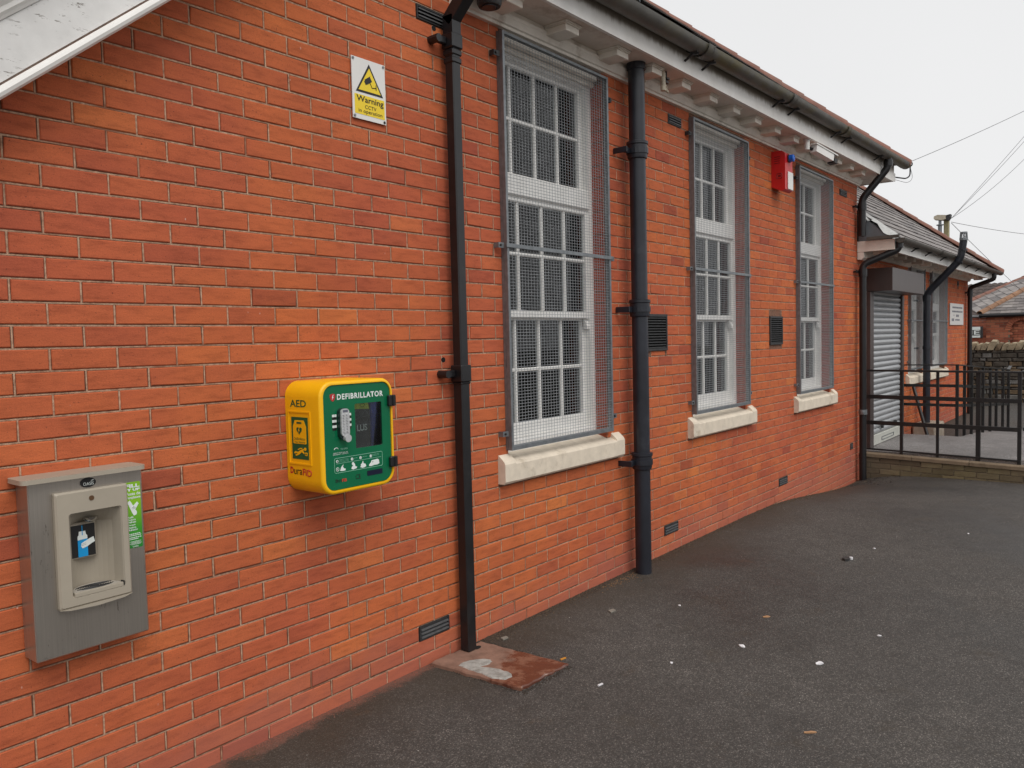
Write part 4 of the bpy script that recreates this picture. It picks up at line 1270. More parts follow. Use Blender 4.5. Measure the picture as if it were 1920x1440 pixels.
flat([(0.0725, 1.128), (0.080, 1.136), (0.0845, 1.131), (0.0985, 1.103), (0.105, 1.092), (0.103, 1.083), (0.094, 1.080), (0.089, 1.088), (0.077, 1.118)], SF, INKW, sto, 'bottle_print')
flat([(0.086, 1.107), (0.090, 1.113), (0.097, 1.119), (0.107, 1.128), (0.112, 1.121), (0.106, 1.112), (0.100, 1.103), (0.093, 1.101)], SF, INKW, sto, 'hand_print', d=0.0015)
for k in range(3): flat([(0.087 + .003 * k, 1.108 - .002 * k), (0.0945 + .003 * k, 1.114 - .002 * k), (0.0949 + .003 * k, 1.1132 - .002 * k), (0.0874 + .003 * k, 1.1072 - .002 * k)], SF, INKN, sto, 'finger_print', d=0.002)
for i, s in enumerate(('Refill', 'Reduce', 'Refresh')): text(s, 0.0725, 0.0725 + (0.018, 0.026, 0.027)[i], 1.072 - .0085 * i, 1.0785 - .0085 * i, SF, INKW, sto, bold=0.02)
for i, s in enumerate(('Remplir', 'Reduire', 'Rafraichir')): text(s, 0.0735, 0.0735 + (0.025, 0.026, 0.032)[i], 1.044 - .0085 * i, 1.0505 - .0085 * i, SF, INKW, sto, bold=0.02)
for z, ln in ((1.014, .042), (1.0085, .045), (1.001, .046), (0.9955, .034)):
    for k in range(6): flat([(0.072 + ln * k / 6, z), (0.072 + ln * (k + .8) / 6, z), (0.072 + ln * (k + .8) / 6, z + .0025), (0.072 + ln * k / 6, z + .0025)], SF, INKW, sto, 'small_print')
for z, ln, x_ in ((0.9875, .044, .072), (0.9840, .030, .080), (0.9805, .044, .073), (0.9770, .034, .079)):
    for k in range(7): flat([(x_ + ln * k / 7, z), (x_ + ln * (k + .8) / 7, z), (x_ + ln * (k + .8) / 7, z + .0013), (x_ + ln * k / 7, z + .0013)], SF, INKW, sto, 'small_print')
text('OASIS', 0.084, 0.104, 0.9675, 0.9728, SF, INKW, sto, bold=0.01)

# ------------------------------------------------------------------ defibrillator cabinet
AX0, AX1, AZ0, AZ1, AY = 0.815, 1.226, 1.036, 1.515, -0.235
ae = thing('defibrillator_cabinet', 'bright yellow defibrillator cabinet with green door on the brick wall', 'defibrillator cabinet', (1.02, 0, AZ0))
def rounded_shell(mb, x0, x1, z0, z1, r, yback, yfront, e, n=7):
    rings = []
    m_ = 6
    for k in range(m_ + 1):
        a = math.pi / 2 * k / m_
        ins = e * (1 - math.cos(a)) ; y = yfront + e * (1 - math.sin(a))
        rings.append((ins, y))
    prof = [(0.0, yback)] + rings
    v = []
    for ins, y in prof:
        v += [(x, y, z) for x, z in rrect(x0 + ins, x1 - ins, z0 + ins, z1 - ins, max(0.004, r - ins), n)]
    nn = 4 * (n + 1)
    F = []
    for j in range(len(prof) - 1):
        for i in range(nn):
            F.append((j * nn + i, j * nn + (i + 1) % nn, (j + 1) * nn + (i + 1) % nn, (j + 1) * nn + i))
    mb.add(v, F)
    return prof[-1][0]
sh = MB()
ins = rounded_shell(sh, AX0, AX1, AZ0, AZ1, 0.068, -0.001, AY, 0.012)
oi = rrect(AX0 + ins, AX1 - ins, AZ0 + ins, AZ1 - ins, 0.056, 7)
DX0, DX1, DZ0, DZ1 = AX0 + 0.019, AX1 - 0.016, AZ0 + 0.017, AZ1 - 0.016
di = rrect(DX0, DX1, DZ0, DZ1, 0.050, 7)
nn = len(oi)
sh.add([(x, AY, z) for x, z in oi] + [(x, AY, z) for x, z in di] + [(x, AY + 0.012, z) for x, z in di], [f for i in range(nn) for f in ((i, (i + 1) % nn, nn + (i + 1) % nn, nn + i), (nn + i, nn + (i + 1) % nn, 2 * nn + (i + 1) % nn, 2 * nn + i))])
sho = sh.build('housing', YEL, ae, smooth=True); fix_normals(sho)
# raised panel and print on the left side
LX = AX0
pn = MB()
frame_ring_L = [(0.020, 1.165), (0.170, 1.165), (0.170, 1.388), (0.020, 1.388)]
for u0, u1, v0, v1 in ((0.020, 0.172, 1.163, 1.169), (0.020, 0.172, 1.384, 1.390), (0.020, 0.025, 1.169, 1.384), (0.167, 0.172, 1.169, 1.384)):
    pn.prism([(u0, v0), (u1, v0), (u1, v1), (u0, v1)], LEFT(LX), 0.0, 0.004)
pn.build('panel_rim', YEL, sho)
lb = flat([(0.042, 1.186), (0.153, 1.186), (0.153, 1.365), (0.042, 1.365)], LEFT(LX), INKG, sho, 'side_label', d=0.0015)
LF = LEFT(LX - 0.0015)
flat([(0.056, 1.252), (0.139, 1.252), (0.142, 1.256), (0.142, 1.325), (0.128, 1.352), (0.067, 1.352), (0.053, 1.325), (0.053, 1.256)], LF, YEL, lb, 'case_print')
LF2 = LEFT(LX - 0.0026)
flat(rrect(0.080, 0.113, 1.337, 1.345, .003, 2), LF2, INKG, lb, 'handle_print')
heart = []
for k in range(24):
    a = 2 * math.pi * k / 24
    heart.append((0.096 + 0.0185 * (math.sin(a) ** 3), 1.309 + 0.0178 * (13 * math.cos(a) - 5 * math.cos(2 * a) - 2 * math.cos(3 * a) - math.cos(4 * a)) / 16))
flat(heart, LF2, INKG, lb, 'heart_print')
flat([(0.098, 1.322), (0.090, 1.308), (0.095, 1.308), (0.092, 1.297), (0.101, 1.311), (0.096, 1.311), (0.101, 1.322)], LEFT(LX - .0036), YEL, lb, 'bolt_print')
text('Defibrillator', 0.060, 0.136, 1.268, 1.279, LF2, INKG, lb)
text('Heart Restarter', 0.062, 0.136, 1.2555, 1.264, LF2, INKG, lb)
flat([(0.056, 1.214), (0.064, 1.219), (0.080, 1.216), (0.105, 1.228), (0.118, 1.231), (0.122, 1.227), (0.116, 1.223), (0.126, 1.214), (0.122, 1.210), (0.108, 1.217), (0.090, 1.206), (0.068, 1.199), (0.062, 1.203), (0.080, 1.210), (0.070, 1.211), (0.058, 1.208)], LF, YEL, lb, 'casualty_print')
flat([(0.080, 1.228), (0.095, 1.234), (0.110, 1.235), (0.112, 1.232), (0.097, 1.230), (0.084, 1.225)], LF, YEL, lb, 'arm_print')
flat(disc(0.131, 1.231, 0.008, 0.007, 14), LF, YEL, lb, 'head_print')
flat(rrect(0.130, 0.146, 1.203, 1.217, .003, 2), LF, YEL, lb, 'pad_print')
flat(disc(0.138, 1.210, 0.004, 0.0035, 10), LF2, INKG, lb, 'pad_mark')
text('AED', 0.036, 0.146, 1.408, 1.438, LEFT(LX), INKG, sho, bold=0.015)
DL = LEFT(LX)
text('D', 0.022, 0.045, 1.121, 1.150, DL, INKR, sho, bold=0.05)
text('ura', 0.047, 0.104, 1.119, 1.141, DL, INKK, sho, bold=0.005)
text('Fi', 0.107, 0.134, 1.118, 1.147, DL, INKO, sho, bold=0.035)
bq = [(0.138, 1.117), (0.138, 1.146), (0.143, 1.146), (0.143, 1.1225), (0.158, 1.1225), (0.162, 1.127), (0.1625, 1.133), (0.158, 1.138), (0.153, 1.136), (0.148, 1.140), (0.152, 1.144), (0.160, 1.144), (0.167, 1.137), (0.168, 1.126), (0.160, 1.117)]
bqm = MB(); bqm.tube([(LX - .001, -u, v) for u, v in [(0.141, 1.120), (0.141, 1.141), (0.147, 1.144), (0.153, 1.139), (0.160, 1.141), (0.166, 1.134), (0.163, 1.122), (0.155, 1.118), (0.141, 1.119)]], 0.0026, 5); bqm.build('heart_letter', INKR, sho)
# green door with the viewing window
WXa, WXb, WZa, WZb = 1.005, 1.158, 1.218, 1.411
dr = MB()
yd = AY + 0.005
do_ = rrect(DX0 + .002, DX1 - .002, DZ0 + .002, DZ1 - .002, 0.048, 7)
wi_ = rrect(WXa, WXb, WZa, WZb, 0.006, 7)
dr.add([(x, yd, z) for x, z in do_] + [(x, yd, z) for x, z in wi_] + [(x, yd + .008, z) for x, z in wi_], [f for i in range(nn) for f in ((i, (i + 1) % nn, nn + (i + 1) % nn, nn + i), (nn + i, nn + (i + 1) % nn, 2 * nn + (i + 1) % nn, 2 * nn + i))])
door = dr.build('door', GREEN, ae); fix_normals(door)
box('window_pane', GLASS, door, WXa - .004, WXb + .004, yd + 0.002, yd + 0.004, WZa - .004, WZb + .004)
# contents behind it
inn = MB(); inn.quad((AX0 + .03, -0.03, AZ0 + .03), (AX1 - .03, -0.03, AZ0 + .03), (AX1 - .03, -0.03, AZ1 - .03), (AX0 + .03, -0.03, AZ1 - .03)); inn.build('interior_back', NAVY, ae)
bag = box('carry_case', M('black_nylon', (68, 68, 70), .7, var=.25, vs=60, bumpk=.4), ae, 0.90, 1.112, -0.2240, -0.07, 1.15, 1.415, b=0.02)
lid = MB(); lid.prism([(0.985, 1.389), (1.091, 1.383), (1.080, 1.418), (0.985, 1.418)], FRONT(-0.2242), 0, 0.0008); lid.build('lime_flap', M('lime_plastic', (208, 222, 66), 0.5, bumpk=0), bag)
hb = MB(); hb.tube([(1.052 + .013 * math.cos(a), -0.2252, 1.402 + .008 * math.sin(a)) for a in [2 * math.pi * k / 12 for k in range(13)]], 0.001, 5); hb.build('case_ring', INKK, bag)
wh = MB(); wh.tube([(1.040 + .045 * math.cos(a), -0.2246, 1.352 + .034 * math.sin(a)) for a in [2 * math.pi * k / 20 for k in range(21)]], 0.0012, 5)
for k in range(7):
    a = 2 * math.pi * k / 7; wh.tube([(1.040, -0.2246, 1.352), (1.040 + .043 * math.cos(a), -0.2246, 1.352 + .032 * math.sin(a))], 0.001, 4)
wh.build('coiled_lead', GALV, bag)
text('LUS', 1.018, 1.076, 1.290, 1.319, FRONT(-0.2241), INKW, bag, bold=0.03)
box('case_side', NAVY, ae, 1.1125, 1.19, -0.2235, -0.06, 1.15, 1.42, b=0.01)
KS = (2.91 - 0.235) / (2.91 - 0.205)
GF = lambda u, v, d: (-1.252 + (u + 1.252) * KS, yd - d, 1.666 + (v - 1.666) * KS)
GF1 = lambda u, v, d: GF(u, v, d + .001)
sh_ = [(0.906, 1.452), (0.920, 1.4555), (0.933, 1.453), (0.9345, 1.440), (0.929, 1.428), (0.920, 1.421), (0.911, 1.428), (0.9055, 1.440)]
hx = flat([(x - .009, z + .005) for x, z in sh_], GF, INKR, door, 'shield_print')
flat([(0.9135, 1.456), (0.907, 1.444), (0.9105, 1.444), (0.908, 1.434), (0.9155, 1.4465), (0.912, 1.4465), (0.9155, 1.456)], GF1, INKW, hx, 'bolt_print')
# heading
text('DEFIBRILLATOR', 0.934, 1.195, 1.432, 1.457, GF, INKW, door, bold=0.03, space=1.18)
# keypad lock and the chequered strips beside it
for bx_ in (0.905, 0.917, 0.985, 0.997):
    for k in range(6):
        dark = (k + (0 if bx_ in (0.905, 0.917) else 1)) % 2
        flat([(bx_, 1.303 + .0115 * k), (bx_ + .011, 1.303 + .0115 * k), (bx_ + .011, 1.3135 + .0115 * k), (bx_, 1.3135 + .0115 * k)], GF, INKW if (k % 2) else INKK, door, 'chequer_print')
kp = MB(); kp.prism(rrect(0.931, 0.980, 1.262, 1.396, 0.02, 5), GF, 0.0, 0.018); kpo = kp.build('lock_body', M('dark_green_metal', (40, 62, 58), 0.3, metal=0.5, bumpk=0), ae); fix_normals(kpo)
kp = MB(); kp.prism(rrect(0.934, 0.977, 1.275, 1.394, 0.016, 5), GF, 0.0182, 0.027); kf = kp.build('keypad', M('satin_metal', (196, 197, 198), 0.35, metal=0.35, bumpk=0), ae, smooth=True); fix_normals(kf)
for i in range(2):
    for k in range(7):
        bt = MB(); z = 1.297 + k * .0118; x = 0.947 + i * 0.018
        bt.tube([GF(x, z, .027), GF(x, z, .032)], 0.0056, 10); bt.build('button', bpy.data.materials['satin_metal'], kf, smooth=True)
flat([(.942, 1.379), (.969, 1.379), (.969, 1.389), (.942, 1.389)], GF, INKN, kf, 'keypad_plate', .0278, .027)
kn = MB(); kn.tube([GF(.957, 1.268, .018), GF(.957, 1.268, .036)], 0.012, 16); kn.tube([GF(.957, 1.268, .036), GF(.957, 1.268, .041)], 0.0165, 18); kn.build('thumb_turn', bpy.data.materials['satin_metal'], ae, smooth=True)
arc_ = MB(); arc_.tube([GF(0.921 + .011 * math.cos(math.radians(a)), 1.219 + .009 * math.sin(math.radians(a)), .0006) for a in range(20, 171, 15)], 0.0014, 4); arc_.build('arrow_print', INKW, door)
text('TO OPEN', 0.944, 0.982, 1.216, 1.2235, GF, INKP, door)
text('DIRECT YOUR CALL VIA', 0.905, 0.982, 1.2035, 1.208, GF, INKW, door)
text('EMERGENCY CONTROL', 0.903, 0.986, 1.197, 1.2015, GF, INKW, door)
# instruction panel outline and pictograms
fr_ = MB()
ol = rrect(0.909, 1.180, 1.119, 1.183, 0.008, 4)
fr_.tube([GF(x, z, .0004) for x, z in ol + ol[:1]], 0.0009, 4, caps=False); fr_.tube([GF(.918, 1.159, .0004), GF(1.172, 1.159, .0004)], 0.0007, 4); fr_.build('panel_outline', INKP, door)
for k, x in enumerate((0.924, 1.005, 1.053, 1.112)):
    ci = flat(disc(x, 1.1695, 0.0062, 0.0066, 14), GF, INKW, door, 'number_disc')
    text(str(k + 1), x - .0022, x + .0022, 1.1655, 1.1735, GF1, INKG, ci)
    for q in range((3, 1, 1, 2)[k]):
        wd = (0.052, 0.020, 0.028, 0.038)[k]
        text(('collapsed person', 'call for help', 'breathing')[q] if k == 0 else ('call 999', 'open', 'start CPR')[min(2, k - 1)] if k < 3 else ('await the', 'ambulance')[q], x + .009, x + .009 + wd, 1.174 - q * .0055 - (0.004 if k in (1, 2) else 0), 1.1775 - q * .0055 - (0.004 if k in (1, 2) else 0), GF, INKP, door)
pc = MB()
pc.prism(disc(0.9245, 1.135, .0085, .009, 14), GF, 0, .001)
pc.prism([(0.938, 1.127), (0.944, 1.141), (0.951, 1.148), (0.957, 1.153), (0.953, 1.143), (0.960, 1.135), (0.968, 1.133), (0.966, 1.126), (0.952, 1.125)], GF, 0, .001)
pc.prism([(1.000, 1.127), (1.003, 1.136), (1.010, 1.139), (1.003, 1.147), (1.005, 1.155), (1.013, 1.155), (1.020, 1.146), (1.022, 1.136), (1.031, 1.133), (1.029, 1.127), (1.010, 1.123)], GF, 0, .001)
pc.prism([(1.050, 1.128), (1.055, 1.136), (1.052, 1.139), (1.061, 1.144), (1.066, 1.155), (1.069, 1.143), (1.080, 1.139), (1.083, 1.129), (1.076, 1.125), (1.062, 1.123)], GF, 0, .001)
pc.prism([(1.100, 1.126), (1.103, 1.134), (1.112, 1.141), (1.116, 1.149), (1.150, 1.152), (1.158, 1.148), (1.161, 1.131), (1.150, 1.127), (1.128, 1.127), (1.112, 1.124)], GF, 0, .001)
pc.build('pictogram', INKW, door)
pk = MB(); pk.prism(disc(0.9245, 1.135, .0064, .0068, 14), GF1, 0, .0006); pk.prism([(1.118, 1.140), (1.124, 1.146), (1.124, 1.141)], GF1, 0, .0006); pk.build('pictogram_detail', INKG, door)
pw = MB(); pw.tube([GF(.921, 1.139, .0022), GF(.923, 1.133, .0022), GF(.928, 1.131, .0022)], .0016, 4); pw.build('phone_print', INKW, door)
text('D', 0.9115, 0.924, 1.0795, 1.093, GF, INKK, door, bold=0.06)
text('ura', 0.926, 0.945, 1.079, 1.090, GF, INKK, door)
text('FiB', 0.946, 0.972, 1.078, 1.0915, GF, INKO, door, bold=0.03)
text('CE', 1.022, 1.050, 1.078, 1.099, GF, INKK, door)
flat(rrect(1.088, 1.178, 1.083, 1.106, .003, 3), GF, M('dark_display', (26, 30, 52), 0.12, bumpk=0), door, 'status_window', d=0.0012)
for z0, z1 in ((1.386, 1.436), (1.112, 1.159)):
    h = MB(); h.box(AX1 - 0.037, AX1 + 0.006, AY - 0.014, AY + 0.004, z0, z1, b=0.004); h.tube([(AX1 - 0.012, AY - .015, z0 + .002), (AX1 - 0.012, AY - .015, z1 - .002)], 0.006, 8); h.build('hinge', BLACK, ae)

# ------------------------------------------------------------------ CCTV warning sign
SX0, SX1, SZ0, SZ1 = 1.241, 1.446, 2.717, 2.998
sg = thing('warning_sign', 'white and yellow warning sign showing a surveillance camera, high on the wall', 'warning sign', (1.34, 0, SZ0))
pl = box('plate', SIGNW, sg, SX0, SX1, -0.010, -0.006, SZ0, SZ1)
S1, S2, S3 = FRONT(-0.010), FRONT(-0.011), FRONT(-0.0122)
flat([(1.253, SZ0 + .022), (1.437, SZ0 + .022), (1.437, SZ0 + .112), (1.253, SZ0 + .112)], S1, INKY, pl, 'yellow_print')
tri = lambda k: [(1.346, SZ1 - .018 - k * 1.9), (1.430 - k * 1.55, SZ0 + .124 + k), (1.262 + k * 1.55, SZ0 + .124 + k)]
flat(tri(0), S1, INKK, pl, 'triangle_border'); flat(tri(0.010), S2, INKY, pl, 'triangle_print')
def rot2(pts, c, a):
    a = math.radians(a); return [(c[0] + (x - c[0]) * math.cos(a) - (z - c[1]) * math.sin(a), c[1] + (x - c[0]) * math.sin(a) + (z - c[1]) * math.cos(a)) for x, z in pts]
cc = (1.340, SZ0 + .186)
flat(rot2([(1.319, cc[1] - .012), (1.357, cc[1] - .012), (1.357, cc[1] + .010), (1.363, cc[1] + .013), (1.319, cc[1] + .013)], cc, 33), S3, INKK, pl, 'camera_print')
flat(rot2([(1.312, cc[1] - .010), (1.319, cc[1] - .010), (1.319, cc[1] + .008), (1.312, cc[1] + .008)], cc, 33), S3, INKK, pl, 'camera_print')
lk = MB(); lk.tube([(1.348, -.0125, cc[1] - .008), (1.360, -.0125, cc[1] - .030), (1.386, -.0125, cc[1] - .026)], .0022, 4); lk.tube([(1.386, -.0125, cc[1] - .036), (1.386, -.0125, cc[1] - .012)], .0022, 4); lk.build('camera_arm_print', INKK, pl)
text('Warning', 1.264, 1.430, SZ0 + .072, SZ0 + .108, S2, INKK, pl, bold=0.012)
text('CCTV', 1.314, 1.384, SZ0 + .052, SZ0 + .069, S2, INKK, pl)
text('in operation', 1.274, 1.420, SZ0 + .026, SZ0 + .047, S2, INKK, pl)
for x, z, ma in ((SX0 + .009, SZ1 - .010, GALV), (SX1 - .010, SZ1 - .010, GALV), (SX0 + .010, SZ0 + .010, GALV), (SX1 - .012, SZ0 + .010, INKK)):
    q = MB(); q.tube([(x, -.006, z), (x, -.0135, z)], 0.0062, 10); q.build('screw', ma, sg)

# ------------------------------------------------------------------ fittings under the eaves
ab = thing('alarm_box', 'red alarm box with blue strobe light under the eaves', 'alarm', (6.56, 0, 3.05))
AB0, AB1 = 6.475, 6.675
pb = MB()
pb.prism([(0.0, 3.09), (0.10, 3.045), (0.135, 3.06), (0.135, 3.40), (0.10, 3.43), (0.0, 3.43)], lambda u, v, d: (d, -u, v), AB0, AB1); o = pb.build('housing', REDP, ab); fix_normals(o)
box('cover', OFFW, ab, AB0 + .06, AB1 - .004, -0.145, -0.1352, 3.065, 3.235, b=0.004)
box('strobe_base', INKK, ab, AB0 + .06, AB0 + .13, -0.150, -0.1352, 3.325, 3.395, b=0.004)
sb = MB(); sb.tube([(AB0 + .095, -0.150, 3.36), (AB0 + .095, -0.185, 3.36), (AB0 + .095, -0.192, 3.36)], 0, 14, rs=[.036, .034, .022]); sb.build('strobe', BLUEL, ab, smooth=True)
for k in range(4):
    flat([(0.03, 3.31 + .02 * k), (0.085, 3.31 + .02 * k), (0.085, 3.317 + .02 * k), (0.03, 3.317 + .02 * k)], LEFT(AB0), M('dark_red', (120, 16, 20), 0.5, bumpk=0) if k == 0 else bpy.data.materials['dark_red'], o, 'louvre_slot')
rg = MB(); rl = rrect(0.055, 0.105, 3.165, 3.215, .015, 4); rg.tube([(AB0 - .001, -u, v) for u, v in rl + rl[:1]], .003, 4); rg.prism(rrect(.066, .094, 3.18, 3.20, .006, 3), LEFT(AB0), 0, .002); rg.build('emblem', bpy.data.materials['dark_red'], o)
cv = thing('cctv_camera', 'white bullet security camera under the eaves above the third caged window', 'camera', (6.7, -0.2, 3.45))
ez_ = ez(6.8) - EAVE
q = MB(); q.tube([(6.80, -0.235, 3.43 + ez_), (6.80, -0.235, 3.534 + ez_)], 0.026, 14); q.tube([(6.80, -0.235, 3.52 + ez_), (6.80, -0.235, 3.5342 + ez_)], 0.036, 14); q.build('mount', OFFW, cv, smooth=True)
q = MB(); q.tube([(6.81, -0.245, 3.45 + ez_), (6.88, -0.27, 3.44 + ez_)], 0.016, 8); q.build('arm', BLACK, cv)
ax = Vector((0.93, -0.25, -0.2)).normalized(); c0 = Vector((6.86, -0.28, 3.445 + ez_))
sdv = ax.cross(Vector((0, 0, 1))).normalized(); upv = sdv.cross(ax)
def obox(mb, c, la, lb, w_, h0, h1):
    v = []
    for t in (la, lb):
        for a, b in ((-w_, h0), (w_, h0), (w_, h1), (-w_, h1)): v.append(c + ax * t + sdv * a + upv * b)
    mb.add(v, [(3, 2, 1, 0), (4, 5, 6, 7), (0, 1, 5, 4), (1, 2, 6, 5), (2, 3, 7, 6), (3, 0, 4, 7)])
q = MB(); obox(q, c0, 0, 0.30, 0.036, -0.034, 0.034); q.build('housing', OFFW, cv)
q = MB(); obox(q, c0, -0.02, 0.36, 0.043, 0.0345, 0.045); q.build('sun_shield', OFFW, cv)
q = MB(); obox(q, c0, 0.3002, 0.312, 0.034, -0.032, 0.032); q.build('lens_face', INKK, cv)
q = MB(); obox(q, c0, 0.312, 0.37, 0.040, -0.044, -0.036); obox(q, c0, 0.312, 0.36, 0.040, -0.036, 0.0); q.build('hood', SOOT, cv)
lt = thing('spotlight', 'old cream spotlight fitting hanging between the eaves blocks right of the thick pipe', 'lamp', (3.93, -0.19, 3.43))
q = MB(); q.tube([(3.925, -0.19, 3.40), (3.925, -0.19, 3.525)], 0.018, 12); q.tube([(3.925, -0.19, 3.525), (3.925, -0.19, 3.536)], 0.014, 10); q.build('tube', WEATHW, lt, smooth=True)
q = MB(); q.box(3.945, 3.985, -0.205, -0.175, 3.46, 3.475); q.box(3.95, 3.99, -0.21, -0.17, 3.485, 3.496); q.tube([(3.97, -0.19, 3.47), (3.97, -0.19, 3.545)], .007, 6); q.build('clamp', SOOT, lt)
q = MB(); q.tube([(3.957 + .02 * math.cos(a), -0.19, 3.425 + .022 * math.sin(a)) for a in [2 * math.pi * k / 10 for k in range(11)]], .006, 6); q.tube([(3.943, -.19, 3.42), (3.98, -.20, 3.40)], .009, 6); q.build('swivel', WEATHW, lt)
q = MB(); q.tube(fillet([(3.925, -0.10, 3.525), (3.87, -0.07, 3.525), (3.87, -0.066, 3.56)], .02), .006, 6); q.box(3.85, 3.885, -.075, -.0625, 3.472, 3.5, b=.003); q.build('cable', WEATHW, lt)
fl = thing('round_lamp', 'round black bulkhead lamp under the eaves at the top edge of the picture', 'lamp', (2.0, -0.2, 3.45))
q = MB(); q.tube([(2.09, -0.14, 3.435), (2.09, -0.14, 3.45), (2.09, -0.14, 3.534)], 0, 20, rs=[.058, .066, .066]); q.build('housing', SOOT, fl, smooth=True)
q = MB(); q.tube([(2.09, -0.14, 3.4345), (2.09, -0.14, 3.428)], 0.042, 18); q.build('lens', M('smoked_lens', (60, 62, 66), 0.2, bumpk=0), fl, smooth=True)

# ------------------------------------------------------------------ annex
an = thing('annex_building', 'lower red brick wing with slate roof and roller shutter door', 'building', (13, 0, 0))
AXR = 17.1
AEZ = 2.655
aw = [(12.05, 13.02), (13.55, 14.80)]
ah = [(9.80, 11.45, -0.3, 2.30)]
for a, b in aw: ah += [(a + .005, b - .005, 0.984, 2.72), (a - 0.13, b + 0.10, 0.85, 0.984)]
ah += [(15.95, 16.12, 2.50, 2.60)]
rects = brick_rects(XC + 0.0005, AXR, -0.4, lambda a, b: AEZ + 0.06, ah)
lay_bricks(rects, 0.0, an, BR, 0)
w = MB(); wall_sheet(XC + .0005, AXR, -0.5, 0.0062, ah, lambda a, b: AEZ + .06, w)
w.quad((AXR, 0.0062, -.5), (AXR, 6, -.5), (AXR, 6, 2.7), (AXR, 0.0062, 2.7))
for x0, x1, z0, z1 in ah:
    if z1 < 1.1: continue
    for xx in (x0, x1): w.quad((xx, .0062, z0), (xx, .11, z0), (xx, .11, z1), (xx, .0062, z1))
w.build('wall', JOINT_SHADE, an)
pointing(rects, an)
w = MB(); w.box(AXR - 0.0, AXR + 0.006, 0.01, 6, -.5, 2.7); w.build('end_wall', BR, an)
louvre('small dark air brick under the lower eaves above the white notice', 15.95, 16.12, 2.50, 2.60, 3, 'air_brick', 'air brick', 'air bricks', proud=0.003)
for i, (a, b) in enumerate(aw):
    cols = [a + 0.07 + (b - a - 0.17) * k / 3 for k in range(4)]
    wn, blind = sash_window(an, a + .005, b - .005, 1.0, 2.72, cols, [(0.135, 2.15, 2.62, 2.38), (0.095, 1.62, 2.0, 1.82), (0.135, 1.14, 1.57, 1.36)], 20 + i, True, a - 0.13, b + 0.10)
    tag(wn, ('window behind the fat pipe, nearer the shutter', 'window between the fat pipe and the white notice')[i])
    box('room', ROOM, an, a - .3, b + .3, 0.8, 0.82, 0.6, 2.75)
guard('wire mesh guard over the window left of the fat soil pipe', aw[0][0], aw[0][1], 1.07, 2.70, 1.83, [2.5, 1.2])
guard('wire mesh guard over the window left of the white notice', aw[1][0], aw[1][1], 1.07, 2.70, 1.83, [2.5, 1.2])
# annex eaves
def plain(prof, x0, x1, name, mat):
    b = MB(); b.prism(prof, lambda u, v, d: (d, u, v), x0, x1); o = b.build(name, mat, an); fix_normals(o)
A0, A1 = 9.38, 17.45
plain([(0.004, 2.63), (-0.03, 2.63), (-0.05, 2.66), (-0.055, 2.70), (0.004, 2.70)], A0 + .02, AXR, 'cornice', CREAM)
plain([(0.0, 2.701), (-0.41, 2.701), (-0.41, 2.72), (0.0, 2.72)], A0, A1, 'soffit', SOFFIT)
plain([(-0.41, 2.645), (-0.435, 2.645), (-0.435, 2.765), (-0.41, 2.765)], A0, A1, 'fascia', WHITE)
box('fascia', CREAM, an, A0 - 0.03, A0 - .001, -0.44, -0.006, 2.67, 2.80)
q = MB(); q.prism([(-0.006, 2.58), (-0.05, 2.575), (-0.085, 2.60), (-0.08, 2.668), (-0.006, 2.668)], lambda u, v, d: (d, u, v), A0 - .025, A0 + .13); o = q.build('corbel', CREAM, an); fix_normals(o)
bx = 9.62; mp_ = None
while bx < 17.2:
    if mp_ is None:
        o = MB().box(-.06, .06, -.20, -.0555, -.028, .028, b=.004).build('eaves_block', CREAM, an); mp_ = o.data
    else:
        o = bpy.data.objects.new('eaves_block', mp_); COL.objects.link(o); o.parent = an
    o.location = Vector((bx, -0.08, 2.672)) - Vector((13, 0, 0))
    bx += 0.52
AR = Vector((17.42, -0.47, 2.79))
run2 = 3.2
ap2 = AR + Vector((-run2, run2, run2 * TP))
rf = MB()
L0 = Vector((A0 + .02, -0.40, 2.84))
rf.quad((A0 + .02, -0.47, 2.775), AR - Vector((0, 0, .015)), ap2 - Vector((0, 0, .015)), (A0 + .02, AR.y + run2, ap2.z - .015))
rf.add([AR - Vector((0, 0, .015)), (AR.x, 6.0, AR.z), ap2 - Vector((0, 0, .015))], [(0, 1, 2)])
rf.build('roof', SLATE3, an)
slate_slope((A0 + .02, -0.47, 2.79), (1, 0, 0), 33, (0, cos_, sin_), 19, 0.25, [SLATE, SLATE2, SLATE3], an,
            clip=lambda s: (max(0, 0.32 - s * 0.6), (AR.x - A0 - .02) - s * cos_))
hip_tiles(AR + Vector((0.05, -0.05, 0.02)), ap2 + Vector((0, 0, .02)), an, r=0.085)
# torn membrane and dark void at the broken verge by the big pipe
q = MB(); q.add([(A0 - .02, -0.40, 2.80), (A0 - .02, -0.02, 2.80), (A0 - .02, -0.02, 3.16)], [(0, 1, 2)]); q.build('verge_void', LEAD, an)
q = MB(); rr = random.Random(4); P0, P1 = Vector((A0 + .0, -0.46, 2.83)), Vector((A0 + .0, -0.02, 3.19)); vs = []
for k in range(13):
    p = P0.lerp(P1, k / 12); vs += [p + Vector((.16, 0, .02)), p + Vector((-.03, 0, -.03 + rr.uniform(-.045, .03)))]
q.add(vs, [(2 * k, 2 * k + 1, 2 * k + 3, 2 * k + 2) for k in range(12)]); q.build('torn_membrane', TATTER, an)
gutter('gutter', 'lower black mossy gutter along the slate roofed wing', A0 - .05, 17.55, -0.505, 2.80, 0.058, (13, -0.5, 2.75), GUTB, 0.0, (10.2, 11.0, 12.0, 13.0, 14.0, 15.0, 16.0, 17.0), (11.6, 14.2))
eg = MB(); eg.box(A0 - .09, A0 - .035, -0.50, -0.13, 2.805, 2.84); tag(eg.build('gutter_end', GUTB), 'short dark gutter piece across the end of the lower eaves', 'gutter')

